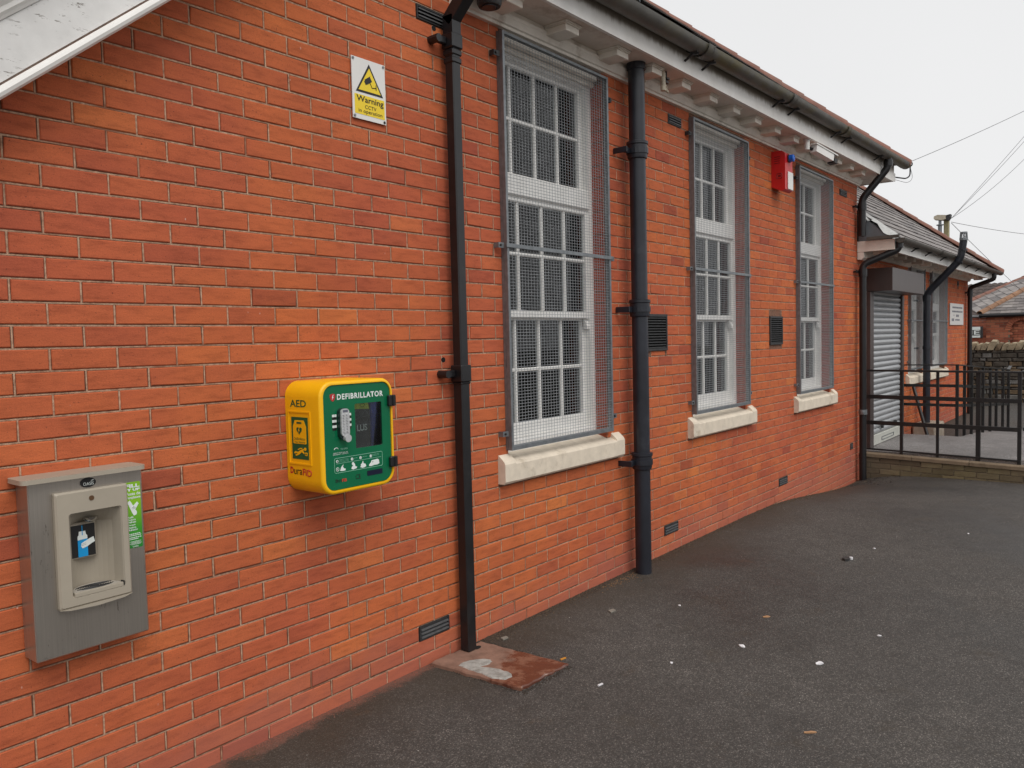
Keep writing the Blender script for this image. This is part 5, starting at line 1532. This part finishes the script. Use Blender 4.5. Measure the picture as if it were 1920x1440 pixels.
# ------------------------------------------------------------------ roller shutter
rs_ = thing('roller_shutter', 'closed silver roller shutter with brown hood box', 'roller shutter', (10.6, 0, 0.15))
box('hood', BROWN, rs_, 9.76, 11.56, -0.32, -0.008, 2.192, 2.487, b=0.004)
box('guide_rail', BROWN, rs_, 9.72, 9.885, -0.065, -0.008, 0.152, 2.187, b=0.003)
box('guide_rail', BROWN, rs_, 11.42, 11.52, -0.065, -0.008, 0.152, 2.187, b=0.003)
zz = 0.30; sm = None
while zz < 2.17:
    if sm is None:
        q = MB()
        prof = [(0.002 + 0.0, 0.0), (-0.016, 0.006), (-0.026, 0.022), (-0.028, 0.040), (-0.022, 0.056), (-0.006, 0.068), (-0.001, 0.0735), (0.012, 0.0735), (0.012, 0.0)]
        q.prism(prof, lambda u, v, d: (d - 10.65, u, v), 9.886, 11.419)
        o = q.build('slat', SHUT, rs_, smooth=True); fix_normals(o); sm = o.data
    else:
        o = bpy.data.objects.new('slat', sm); COL.objects.link(o); o.parent = rs_
    o.location = Vector((10.65, -0.012, zz)) - Vector((10.6, 0, 0.15))
    zz += 0.0745
br_ = box('bottom_rail', SHUTW, rs_, 9.886, 11.419, -0.045, -0.002, 0.158, 0.298, b=0.006)
for u0, u1, v0, v1 in ((10.35, 11.0, .235, .243), (10.35, 11.0, .195, .203), (10.35, 10.37, .203, .235), (10.98, 11.0, .203, .235)):
    box('slot_rim', GALV, br_, u0, u1, -.050, -.0455, v0, v1)
for x in (10.33, 11.05):
    q = MB(); q.tube([(x, -.05, .385), (x, -.075, .385)], .022, 10); q.box(x - .04, x + .04, -.055, -.048, .36, .41, b=.003); q.build('lock', SOOT, rs_)
q = MB()
q.prism([(11.521, 2.18), (11.60, 2.14), (11.60, 2.09), (11.56, 2.05), (11.521, 2.02)], lambda u, v, d: (u, -d, v), .008, .05); q.build('end_bracket', BLACK, rs_)

# ------------------------------------------------------------------ landing, parapet, ramp
LZ = 0.15
ld = MB(); ld.box(9.55, 11.6, -1.80, -0.0, -0.35, LZ)
tag(ld.build('landing', LANDM), 'grey asphalt landing in front of the shutter', kind='structure')
rp = MB()
rp.add([(11.6, -1.80, LZ), (14.6, -1.80, -0.02), (14.6, -0.80, -0.02), (11.6, -0.80, LZ), (11.6, -1.80, -.4), (14.6, -1.80, -.4), (14.6, -0.80, -.4), (11.6, -0.80, -.4)], [(0, 1, 2, 3), (0, 4, 5, 1), (2, 6, 7, 3), (1, 5, 6, 2)])
tag(rp.build('ramp', LANDM), 'sloping asphalt ramp leading down from the landing', kind='structure')
pw_ = thing('parapet_wall', 'low brown brick retaining wall with stone coping below the railing', 'low wall', (9.5, -0.9, -0.15))
def ctop(y): return 0.142 + 0.026 * y
ys_ = [-0.012, -0.62, -1.24, -1.86]
for a, b in zip(ys_[:-1], ys_[1:]):
    q = MB(); v = []
    for y in (a - .003, b + .003):
        for x, dz_ in ((9.425, -.048), (9.56, -.048), (9.56, 0), (9.435, 0), (9.425, -.01)): v.append((x, y, ctop(y) + dz_))
    q.add(v, [(0, 1, 2, 3, 4), (9, 8, 7, 6, 5)] + [(i, 5 + i, 5 + (i + 1) % 5, (i + 1) % 5) for i in range(5)]); o = q.build('coping', COPE, pw_); fix_normals(o)
q = MB(); q.box(9.4515, 9.5495, -1.85, -0.01, -0.35, 0.045); q.build('core', MORTAR_D, pw_)
rr = random.Random(9)
for r in range(5):
    z1 = 0.088 - 0.0 - r * 0.070
    y = -0.012 + (0.11 if r % 2 else 0.0)
    while y > -1.86:
        a, b = min(-0.012, y - 0.004), max(-1.86, y - 0.231)
        y -= 0.235
        if a - b < 0.03: continue
        dz_ = 0.026 * (a + b) / 2
        q = MB(); q.tint = rr.random(); q.box(9.443 + rr.uniform(-.002, .002), 9.452, b, a, z1 + dz_ - 0.062, z1 + dz_, b=0.002); q.build('brick', BR_P, pw_)

def bar(mb, p, q, w_, h):
    """flat bar from p to q, w_ = horizontal thickness, h = vertical height"""
    p, q = Vector(p), Vector(q); t = (q - p).normalized(); s_ = t.cross(Vector((0, 0, 1))).normalized() * (w_ / 2); u = Vector((0, 0, h / 2))
    v = [e + a * s_ + b * u for e in (p, q) for a, b in ((-1, -1), (1, -1), (1, 1), (-1, 1))]
    mb.add(v, [(3, 2, 1, 0), (4, 5, 6, 7), (0, 1, 5, 4), (1, 2, 6, 5), (2, 3, 7, 6), (3, 0, 4, 7)])
r1 = thing('railing', 'black iron railing across the front of the shutter landing', 'railing', (9.55, -0.9, 0.12))
RX = 9.53
for z, w_, h, nm in ((1.178, 0.05, 0.024, 'handrail'), (0.845, 0.014, 0.050, 'rail'), (0.515, 0.014, 0.050, 'rail')):
    q = MB(); bar(q, (RX, -0.03, z + .004), (RX, -1.745, z - .012), w_, h); q.build(nm, IRON, r1)
    q = MB(); q.box(RX - 0.006, RX + .07, -0.03, -0.002, z - .06, z + .06); q.build('wall_plate', IRON, r1)
for y, hw in ((-0.475, 0.018), (-0.88, 0.016), (-1.312, 0.024), (-1.728, 0.020)):
    box('post', IRON, r1, RX + .008, RX + .008 + 2 * hw, y - hw, y + hw, ctop(y) - .02, 1.168, b=0.003)
q = MB(); bar(q, (RX + .01, -0.03, LZ + .03), (RX + .01, -1.745, LZ - .01), .02, .02); q.build('foot_rail', IRON, r1)
ro = thing('railing', 'black railing along the outer edge of the ramp, at the right picture edge', 'railing', (12, -1.745, 0.1))
pts_ = [(9.56, 1.17, LZ), (11.6, 1.17, LZ), (14.4, 0.99, -0.01)]
for (xa, za, fa), (xb, zb, fb) in zip(pts_[:-1], pts_[1:]):
    for dz_, w_, h, nm in ((0, .05, .016, 'handrail'), (-.33, .012, .042, 'rail'), (-.66, .012, .042, 'rail')):
        q = MB(); bar(q, (xa + .001, -1.765, za + dz_), (xb, -1.765, zb + dz_), w_, h); q.build(nm, IRON, ro)
for x in (10.3, 11.1, 11.9, 12.7, 13.5, 14.35):
    f = 0 if x < 11.6 else (x - 11.6) * .058
    box('post', IRON, ro, x - .018, x + .018, -1.785, -1.75, LZ - f - .05, 1.165 - f * 1.1, b=.003)
r2 = thing('railing', 'black railing on the far side of the landing with closely spaced upright bars', 'railing', (11.8, -0.7, 0.1))
poly2 = [(11.6, -0.02, 1.172), (11.6, -0.745, 1.172), (14.4, -1.035, 0.985), (14.75, -1.02, 1.03)]
for i, (a, b) in enumerate(zip(poly2[:-1], poly2[1:])):
    for dz_, w_, h, nm in ((0, .045, .016, 'handrail'), (-.30, .012, .042, 'rail'), (-.58, .012, .042, 'rail')):
        q = MB(); bar(q, Vector(a) + Vector((0, 0, dz_)), Vector(b) + Vector((0, 0, dz_)), w_, h); q.build(nm, IRON, r2)
for x in (11.6, 11.95, 12.3, 12.9, 13.3, 13.65, 14.05, 14.4):
    t = (x - 11.6) / 2.8; y = -0.745 - .29 * t
    zt = 1.165 - .187 * t; zb = LZ - 0.16 * t
    box('post', IRON, r2, x - .02, x + .02, y - .02, y + .02, zb - .05, zt, b=.003)

# ------------------------------------------------------------------ stone wall, far houses
sw = thing('stone_wall', 'dark rubble stone wall with upright coping stones beyond the railing', 'stone wall', (20, -1, 0))
WXs = 20.0
q = MB(); q.box(WXs + .03, WXs + .35, -7, 4, -1.0, 1.19); q.build('core', M('dark_mortar', (58, 54, 50), 0.95, bumpk=1.0), sw)
rr = random.Random(21)
z = -0.08
many = {id(m_): (MB(), m_) for m_ in (RUB, RUB2, RUB3)}
cnt = 0
while z < 1.18:
    h = rr.uniform(0.055, 0.12)
    y = 3.9
    while y > -6.9:
        ln = rr.uniform(0.12, 0.34)
        if z + h < 1.2:
            ma = rr.choices((RUB, RUB2, RUB3), (6, 3 if z < .7 else 1, 2))[0]
            def stone(mb):
                e = rr.uniform(0.0, 0.035)
                y0_, y1_ = y - ln + .008, y - .008
                v = []
                for x, k in ((WXs - .02 + e * .6 - .01, 0.72), (WXs + .005, 1.0), (WXs + .06, 1.0)):
                    cy, cz = (y0_ + y1_) / 2, z + h / 2
                    for a, b in ((-1, -1), (1, -1), (1, 1), (-1, 1)):
                        v.append((x + rr.uniform(-.008, .008), cy + a * (ln / 2 - .008) * k + rr.uniform(-.008, .008), cz + b * (h / 2 - .006) * k + rr.uniform(-.005, .005)))
                mb.add(v, [(0, 1, 2, 3)] + [(4 * j + i, 4 * j + (i + 1) % 4, 4 * j + 4 + (i + 1) % 4, 4 * j + 4 + i) for j in (0, 1) for i in range(4)])
            if -0.75 < y < 0.75 and cnt < 290:
                m1 = MB(); stone(m1); m1.build('stone', ma, sw); cnt += 1
            else:
                stone(many[id(ma)][0])
        y -= ln
    z += h
for mb, ma in many.values(): tag(mb.build('rubble', ma, sw), kind='stuff')
y = 3.9
while y > -6.9:
    th = rr.uniform(0.10, 0.17); hh = rr.uniform(0.17, 0.24); ln = 0.06
    q = MB(); v = []
    lean = 0.08
    for x, k in ((WXs - .035, .86), (WXs + .16, 1.0), (WXs + .36, .86)):
        for yy, zz in ((y - th + .01, 1.19), (y - .01, 1.19), (y - .012 - lean * .55, 1.19 + hh * .62), (y - .03 - lean, 1.19 + hh * k), (y - th - lean + .03, 1.19 + hh * k * .96), (y - th - lean * .55, 1.19 + hh * .55)):
            v.append((x + rr.uniform(-.02, .02), yy + rr.uniform(-.008, .008), zz + rr.uniform(-.01, .012)))
    q.add(v, [(5, 4, 3, 2, 1, 0), tuple(range(12, 18))] + [(6 * j + i, 6 * j + (i + 1) % 6, 6 * j + 6 + (i + 1) % 6, 6 * j + 6 + i) for j in (0, 1) for i in range(6)])
    o = q.build('coping_stone', COPS if rr.random() < .75 else RUB2, sw); fix_normals(o)
    y -= th

hs_ = thing('brick_house', 'small brick house with grey slate hipped roof beyond the stone wall', 'house', (28, 1, -0.8))
HXf = 26.0
# front wall of courses; gable corner at y = 0.92
hw = []
r = 0
hb_ = MB(); rr = random.Random(2)
C1 = 0.93
z = -0.9
row = 0
def arch_in(y, z):
    """inside the recessed blind arch"""
    ya, yb2, zs_ = 0.32, -2.2, 1.62
    if not (yb2 < y < ya): return False
    if z < zs_: return True
    r_ = 0.30
    if y > ya - r_: 
        return (y - (ya - r_)) ** 2 + (z - zs_) ** 2 < r_ * r_ if z - zs_ < r_ else False
    return z < zs_ + r_
while z < 2.0:
    y = C1 + (0.11 if row % 2 else 0)
    while y > -5:
        a, b = min(y, C1), y - 0.215
        y -= 0.225
        if a - b < 0.03: continue
        cyy, czz = (a + b) / 2, z + .033
        hb_.tint = rr.random()
        dx = 0.10 if arch_in(cyy, czz) else 0.0
        hb_.box(HXf + dx, HXf + dx + .03, b, a, z, z + .065)
    z += 0.075; row += 1
tag(hb_.build('brickwork', BR_H, hs_), kind='stuff')
q = MB(); q.quad((HXf + .125, C1, -1), (HXf + .125, -5, -1), (HXf + .125, -5, 2.1), (HXf + .125, C1, 2.1)); q.quad((HXf + .004, C1, -1), (HXf + .004, .33, -1), (HXf + .004, .33, 2.1), (HXf + .004, C1, 2.1)); q.build('wall', MORTAR_D, hs_)
for k in range(9):                                 # voussoirs of the arch
    a0 = math.radians(0 + 90 * k / 9 + 1.2); a1 = math.radians(90 * (k + 1) / 9 - 1.2)
    q = MB(); q.tint = rr.uniform(.5, 1)
    q.prism([(0.02 + r_ * math.cos(a), 1.62 + r_ * math.sin(a)) for r_, a in ((.30, a0), (.43, a0), (.43, a1), (.30, a1))], lambda u, v, d: (HXf - d, u, v), -0.09, 0.012)
    o = q.build('voussoir', BR_H, hs_); fix_normals(o)
for k in range(24):
    y = 0.015 - k * 0.075
    q = MB(); q.tint = rr.uniform(.5, 1); q.box(HXf - .012, HXf + .09, y - .068, y, 1.92, 2.02); q.build('voussoir', BR_H, hs_)
# left flank wall, set back behind the corner
q = MB(); rr2 = random.Random(8)
z = -0.9; row = 0
D1 = Vector((0.45, 0.89, 0)).normalized()
while z < 1.98:
    s_ = -.11 if row % 2 else 0.0
    while s_ < 4:
        a, b = max(0, s_), s_ + .215; s_ += .225
        q.tint = rr2.random() * .8
        p0, p1 = Vector((HXf + .02, C1 + .001, z)) + D1 * a, Vector((HXf + .02, C1 + .001, z)) + D1 * b
        n_v = Vector((-D1.y, D1.x, 0)) * .0
        q.quad(p0, p1, p1 + Vector((0, 0, .066)), p0 + Vector((0, 0, .066)))
    z += .075; row += 1
q.build('flank_wall', BR_H, hs_)
gh_ = MB(); gh_.tube([(HXf - .14, -5, 2.07), (HXf - .14, 1.06, 2.07)], .055, 10); gh_.tube([(HXf - .14, 1.06, 2.05), (27.55, 1.75, 2.08)], .05, 10); gh_.build('gutter', BLACK, hs_, smooth=True)
E0 = Vector((HXf - .12, 1.09, 2.10))
hipd = Vector((2.4, -1.38, 1.04)) * 1.35
E2 = Vector((27.6, 1.75, 2.46)); E3 = E2 + Vector((2.4, -1.87, 1.05)) * 1.35
E1 = E0 + hipd
q = MB(); q.add([E0, (HXf - .12, -5.5, 2.10), (E1.x, -5.5, E1.z), E1, E2, E3], [(0, 1, 2, 3), (0, 3, 5, 4)]); q.build('roof', SLATE, hs_)
slate_slope((HXf - .12, 1.09, 2.12), (0, -1, 0), 23, Vector((2.4, 0, 1.04)), 15, .26, [SLATE, SLATE2, SLATE3], hs_, clip=lambda s: (s * 1.38 / 2.616, 5.7))
u_ = (E2 - E0).normalized(); v_ = (hipd - u_ * hipd.dot(u_)).normalized()
kk = hipd.dot(u_) / hipd.dot(v_)
k2 = (E3 - E2).dot(u_) / (E3 - E2).dot(v_)
slate_slope(E0 + Vector((0, 0, .015)), u_, 10, v_, 13, .26, [SLATE2, SLATE, SLATE3], hs_, clip=lambda s: (s * kk, (E2 - E0).length + s * k2))
hip_tiles(E0 + Vector((0, 0, .05)), E1 + Vector((0, 0, .05)), hs_, r=.09, mat=M('weathered_hip', (138, 104, 80), .85, var=.3, vs=6, bumpk=.6), count=11)
hip_tiles(E2 + Vector((0, 0, .05)), E3 + Vector((0, 0, .05)), hs_, r=.10, mat=TERRA, count=11)
sgn = thing('house_sign', 'small black and white sign on the far brick house at the wall corner', 'sign', (HXf - .1, 1.3, 1.5))
q = MB(); q.box(HXf - .16, HXf - .03, 1.005, 1.60, 1.42, 1.76, b=.01); so_ = q.build('case', SOOT, sgn)
q = MB(); q.box(HXf - .166, HXf - .161, 1.06, 1.58, 1.435, 1.75); fo_ = q.build('face', INKW, sgn)
q = MB(); q.box(HXf - .171, HXf - .167, 1.062, 1.58, 1.50, 1.66); bo_ = q.build('name_band', INKK, sgn)
text('IIIIE', -1.56, -1.075, 1.52, 1.645, LEFT(HXf - .171), INKW, sgn, bold=0.02)
fh = thing('far_house', 'dark tiled roof of a distant house behind the slate roof', 'house', (45, 4, -1))
q = MB(); q.box(44, 52, 1.0, 9, -2, 2.0); q.build('wall', BR_H, fh)
q = MB(); q.quad((43.5, .5, 2.0), (43.5, 9.5, 2.0), (47.5, 9.5, 4.05), (47.5, .5, 4.05)); q.quad((51.5, .5, 2.0), (51.5, 9.5, 2.0), (47.5, 9.5, 4.05), (47.5, .5, 4.05)); q.build('roof', SLATE3, fh)
q = MB()
for j in range(12):
    p = j / 12
    for i in range(34):
        y = .5 + i * .27; x = 43.5 + 4 * p; zz = 2.0 + 2.05 * p
        q.add([(x, y, zz + .03), (x, y + .13, zz + .075), (x, y + .26, zz + .03), (x + .36, y + .26, zz + .19), (x + .36, y + .13, zz + .23), (x + .36, y, zz + .19), (x, y, zz), (x, y + .26, zz)], [(0, 1, 4, 5), (1, 2, 3, 4), (6, 7, 2, 1, 0)])
tag(q.build('roof_tiles', M('dark_tile', (72, 62, 58), .85, var=.25, vs=3, bumpk=.2), fh), kind='stuff')

# ------------------------------------------------------------------ notice, mast, cables
nb = thing('notice_board', 'white notice with faint printed lines at the far end of the lower wall', 'sign', (15.9, 0, 1.76))
pb_ = box('plate', SIGNW, nb, 15.20, 16.50, -0.02, -0.008, 1.765, 2.165, b=.002)
NF = FRONT(-.02)
# the print is too small to read in the photograph: short dashes of the same grey
rr = random.Random(1)
for z, x0, x1, h in ((2.075, 15.40, 16.38, .03), (2.0, 15.38, 16.40, .03), (1.935, 15.52, 15.58, .02), (1.915, 15.75, 16.02, .045), (1.835, 15.34, 15.55, .05), (1.845, 15.68, 16.10, .03)):
    x = x0
    while x < x1:
        wd = min(rr.uniform(.03, .075), x1 - x)
        flat([(x, z), (x + wd, z), (x + wd, z + h), (x, z + h)], NF, INKN, pb_, 'print_mark'); x += wd + .018
mt = thing('roof_camera', 'weathered security camera on a post beyond the lower roof', 'camera', (18.0, 0.6, 3.2))
q = MB(); q.box(17.95, 18.07, 0.505, 0.60, 2.5, 4.02, b=.01); q.build('post', M('mossy_post', (150, 142, 108), .8, var=.25, vs=20), mt)
q = MB(); q.tube([(17.9, 0.66, 2.5), (17.9, 0.66, 3.90)], .04, 10); q.tube([(17.9, .66, 3.90), (17.9, .66, 3.92)], .07, 10); q.tube([(17.9, .66, 3.92), (17.9, .66, 4.02)], .03, 8); q.build('stem', GALV, mt, smooth=True)
q = MB(); q.prism([(0.765, 4.10), (0.70, 4.125), (0.545, 4.105), (0.54, 4.02), (0.62, 4.005), (0.76, 4.03), (0.775, 4.06)], lambda u, v, d: (17.85 + d, u, v), 0, .18); o = q.build('housing', WEATHW, mt); fix_normals(o)
q = MB(); q.prism([(0.538, 4.10), (0.455, 4.115), (0.465, 4.05), (0.50, 3.99), (0.538, 4.0)], lambda u, v, d: (17.85 + d, u, v), 0, .18); o = q.build('hood', SOOT, mt); fix_normals(o)
cwl = MB(); cwl.tube([(14.75, 2.1, 5.0), (14.75, 2.0, 5.1)], .035, 8); tag(cwl.build('ridge_cowl', SOOT), 'small dark cowl poking above the lower roof hip', 'vent')
hk = thing('cable_hook', 'dark curved cable hook on the end of the upper eaves', 'cable hook', (9.97, -.26, 3.63))
q = MB(); q.tube(fillet([(9.97, -0.26, 3.655), (10.24, -0.37, 3.655), (10.32, -0.40, 3.70), (10.32, -0.40, 3.82)], .06), .009, 7); q.build('hook', SOOT, hk, smooth=True)
q = MB(); q.tube([(10.32, -0.40 + .025 * math.cos(a), 3.85 + .028 * math.sin(a)) for a in [2 * math.pi * k / 14 for k in range(15)]], .008, 6, caps=False); q.build('eyelet', SOOT, hk)
q = MB(); q.tube(fillet([(9.97, -0.26, 3.63), (10.27, -0.38, 3.60), (10.39, -0.42, 3.67), (10.34, -.40, 3.80)], .08), .003, 5); q.build('loop_wire', CABLE, hk)
q = MB(); q.box(9.976, 10.03, -.29, -.18, 3.60, 3.70, b=.004); q.build('junction_box', OFFW, hk)
def cable(label, a, b, sag, r=.005):
    q = MB(); a, b = Vector(a), Vector(b)
    q.tube([a.lerp(b, k / 24) - Vector((0, 0, sag * 4 * (k / 24) * (1 - k / 24))) for k in range(25)], r, 5, caps=False)
    tag(q.build('overhead_cable', CABLE), label, 'cable', 'overhead cables')
MAST = Vector((18.0, 0.46, 4.04))
cable('overhead cable rising right from the hook at the upper eaves', (10.32, -.40, 3.88), (16.0, -2.64, 6.25), .07, .004)
cable('topmost of the three cables fanning up from the roof camera post', MAST, (25.0, -1.66, 8.85), .05, .0055)
cable('middle of the three cables fanning up from the roof camera post', MAST, (25.0, -1.66, 8.70), .1, .0055)
cable('lowest of the three cables fanning up, sagging most', MAST, (25.0, -1.66, 8.33), .35, .0055)
cable('nearly level cable running right from the roof camera post', MAST - Vector((0, 0, .08)), (28.0, -1.61, 4.27), .1, .006)
cable('cable descending right behind the cowled pipe from the roof camera post', MAST - Vector((0, 0, .1)), (42.0, .08, 1.6), .1, .006)

# ------------------------------------------------------------------ slab, litter, debris
sl = thing('drain_slab', 'wet red stone slab at the foot of the square black drainpipe', 'stone slab', (1.84, -0.33, 0))
q = MB(); pg = [(1.625, -0.020), (2.018, -0.020), (2.050, -0.600), (1.655, -0.588)]
def sz(x): return .021 - .038 * (x - 1.63)
rs2 = random.Random(6); pe = []
for (xa, ya), (xb, yb4) in zip(pg, pg[1:] + pg[:1]):
    for k_ in range(14): pe.append((xa + (xb - xa) * k_ / 14 + rs2.gauss(0, .0035), ya + (yb4 - ya) * k_ / 14 + rs2.gauss(0, .0035)))
ne = len(pe)
cx3, cy3 = 1.84, -.31
vv = [(x, y, -.03) for x, y in pe] + [(x, y, sz(x) - .004 - rs2.uniform(0, .003)) for x, y in pe] + [(x + (cx3 - x) * .025, y + (cy3 - y) * .025, sz(x) + rs2.uniform(-.0008, .0008)) for x, y in pe] + [(cx3, cy3, sz(cx3))]
q.add(vv, [(j * ne + i, j * ne + (i + 1) % ne, (j + 1) * ne + (i + 1) % ne, (j + 1) * ne + i) for j in (0, 1) for i in range(ne)] + [(2 * ne + i, 2 * ne + (i + 1) % ne, 3 * ne) for i in range(ne)])
o = q.build('slab', SLAB, sl); fix_normals(o)
LOBE1 = [(1.672, -0.174), (1.707, -0.161), (1.778, -0.175), (1.834, -0.217), (1.838, -0.26), (1.793, -0.283), (1.728, -0.264), (1.692, -0.25)]
LOBE2 = [(1.672, -0.179), (1.717, -0.255), (1.761, -0.328), (1.77, -0.4), (1.762, -0.456), (1.715, -0.48), (1.68, -0.474), (1.655, -0.417), (1.665, -0.33), (1.667, -0.254)]
rp_ = random.Random(12)
for lobe in (LOBE1, LOBE2):
    pt2 = []
    for (xa, ya), (xb, yb3) in zip(lobe, lobe[1:] + lobe[:1]):
        for t in (0, .33, .66): pt2.append((xa + (xb - xa) * t + rp_.uniform(-.006, .006), ya + (yb3 - ya) * t + rp_.uniform(-.006, .006)))
    n2 = len(pt2); cx2 = sum(p[0] for p in pt2) / n2; cy2 = sum(p[1] for p in pt2) / n2
    vv = [(x, y, sz(x) - .0005) for x, y in pt2] + [(x + (cx2 - x) * .12, y + (cy2 - y) * .12, sz(x) + .003 + .002 * rp_.random()) for x, y in pt2] + [(cx2, cy2, sz(cx2) + .0045)]
    q = MB(); q.add(vv, [(i, (i + 1) % n2, n2 + (i + 1) % n2, n2 + i) for i in range(n2)] + [(n2 + i, n2 + (i + 1) % n2, 2 * n2) for i in range(n2)])
    o = q.build('cement_patch', PATCH, sl); fix_normals(o)
q = MB(); q.prism(disc(1.925, -.075, .030, .018, 12), lambda u, v, d: (u, v, d), sz(1.925) + .0005, sz(1.925) + .0025); q.build('gully_hole', DARK, sl)
def scrap(label, x, y, pts, mat, cat='litter', h=.006, rot=0, curl=.0):
    q = MB(); a = math.radians(rot)
    z = gh(x, y)
    n = len(pts)
    P_ = [(x + u * math.cos(a) - v * math.sin(a), y + u * math.sin(a) + v * math.cos(a)) for u, v in pts]
    c = (x, y, z + h + curl)
    vs = [(u, v, z + .001) for u, v in P_] + [(u, v, z + h + curl * ((k * 37) % 5) / 5) for k, (u, v) in enumerate(P_)] + [c]
    q.add(vs, [(i, (i + 1) % n, n + (i + 1) % n, n + i) for i in range(n)] + [(n + i, n + (i + 1) % n, 2 * n) for i in range(n)])
    tag(q.build('litter', mat), label, cat)
PETAL = M('white_petal', (222, 220, 222), .6, var=.05, bumpk=0)
TAN = M('dry_leaf', (168, 128, 92), .8, var=.15, vs=60, bumpk=.3)
CHIP = M('grey_chip', (132, 126, 116), .8, var=.15, vs=50, bumpk=.4)
ov = lambda a, b, n=9: [(a * math.cos(2 * math.pi * k / n), b * math.sin(2 * math.pi * k / n)) for k in range(n)]
scrap('largest white petal lying on the asphalt', 2.79, -1.21, ov(.024, .013), PETAL, 'petal', .003, 60, .006)
scrap('curled white petal right of the largest petal', 2.79, -1.62, ov(.024, .012), PETAL, 'petal', .003, -30, .010)
scrap('black and white pebble on the asphalt below the third window', 4.77, -1.18, ov(.038, .025), SOOT, 'pebble', .018, 20)
scrap('white tip beside the black pebble', 4.81, -1.205, ov(.014, .012), PETAL, 'pebble', .017, 20)
scrap('tan dry leaf in the middle of the asphalt', 3.30, -1.15, ov(.024, .011), TAN, 'leaf', .003, -40, .005)
scrap('brown twig leaf near the bottom of the picture', 2.04, -1.82, ov(.028, .006), TAN, 'leaf', .004, -50, .004)
scrap('grey stone chip near the foot of the first window wall', 2.86, -0.35, [(-.028, -.014), (.02, -.02), (.034, .006), (-.01, .018)], CHIP, 'stone chip', .008)
scrap('pale stone chip just above the red slab', 2.13, -0.10, [(-.022, -.012), (.02, -.014), (.028, .01), (-.012, .016)], CHIP, 'stone chip', .008)
scrap('orange cigarette end beside the slab corner', 2.09, -.53, [(-.018, -.004), (.018, -.004), (.018, .004), (-.018, .004)], M('orange_butt', (206, 140, 52), .7, bumpk=0), 'cigarette end', .007, -12)
scrap('white cigarette end right of the slab', 1.93, -.86, [(-.016, -.004), (.016, -.004), (.016, .004), (-.016, .004)], PETAL, 'cigarette end', .007, -10)
for x, y, lab in ((3.19, -.64, 'small white petal nearest the wall'), (2.37, -1.01, 'small round white petal left of the largest petal'), (3.36, -1.76, 'white petal near the right edge of the asphalt'), (6.15, -1.75, 'tiny far white petal near the right edge'), (5.22, -1.26, 'flat white petal just beyond the black pebble')):
    scrap(lab, x, y, ov(.012, .007), PETAL, 'petal', .003, random.uniform(0, 180), .004)
rr = random.Random(33)
def chips(name, label, n, fx, size, mat):
    q = MB()
    for _ in range(n):
        x, y = fx()
        s_ = rr.uniform(.4, 1) * size; a = rr.uniform(0, 6.28); z = gh(x, y)
        p = [(x + s_ * math.cos(a + k * 2.1) * rr.uniform(.6, 1), y + s_ * math.sin(a + k * 2.1) * rr.uniform(.4, 1), z + .001) for k in range(3)]
        q.add(p + [(x, y, z + s_ * .5 + .001)], [(0, 1, 3), (1, 2, 3), (2, 0, 3)])
    tag(q.build(name, mat), label, kind='stuff')
chips('grit', 'scattered pale grit on the asphalt', 200, lambda: (rr.uniform(.6, 9.3), -rr.uniform(.1, 3.2)), .0045, M('pale_grit', (190, 184, 176), .8, var=.1, bumpk=0))
chips('wall_debris', 'crumbled mortar and soil along the foot of the wall', 2600, lambda: (rr.uniform(2.05, 9.4), -abs(rr.gauss(0, .05)) - .002), .011, M('soil_crumbs', (84, 70, 56), .95, var=.3, vs=40))
chips('slab_silt', 'dark silt gathered round the edges of the red slab', 420, lambda: (lambda t, k: (1.62 + .42 * t + .03 * k, -.61 + rr.gauss(0, .012)) if rr.random() < .4 else ((2.035 + .03 * k, -.02 - .58 * t) if rr.random() < .5 else (1.64 + .02 * k, -.03 - .56 * t)))(rr.random(), rr.gauss(0, .4)), .009, M('silt', (58, 48, 40), .9, var=.3, vs=40))
chips('dry_leaves', 'small dry leaves and straw by the thick pipe foot', 110, lambda: (rr.gauss(3.45, .16), -.05 - abs(rr.gauss(0, .05))), .010, M('straw', (120, 92, 66), .9))
chips('brick_dust', 'reddish brick dust along the wall foot', 900, lambda: (rr.uniform(.2, 1.75), -abs(rr.gauss(0, .03)) - .002), .0045, M('brick_dust', (150, 92, 76), .95))
chips('gully_debris', 'dark wet debris in the corner by the low wall', 300, lambda: (rr.uniform(8.7, 9.42), -abs(rr.gauss(0, .2)) - .03), .018, M('wet_soil', (48, 42, 38), .8))
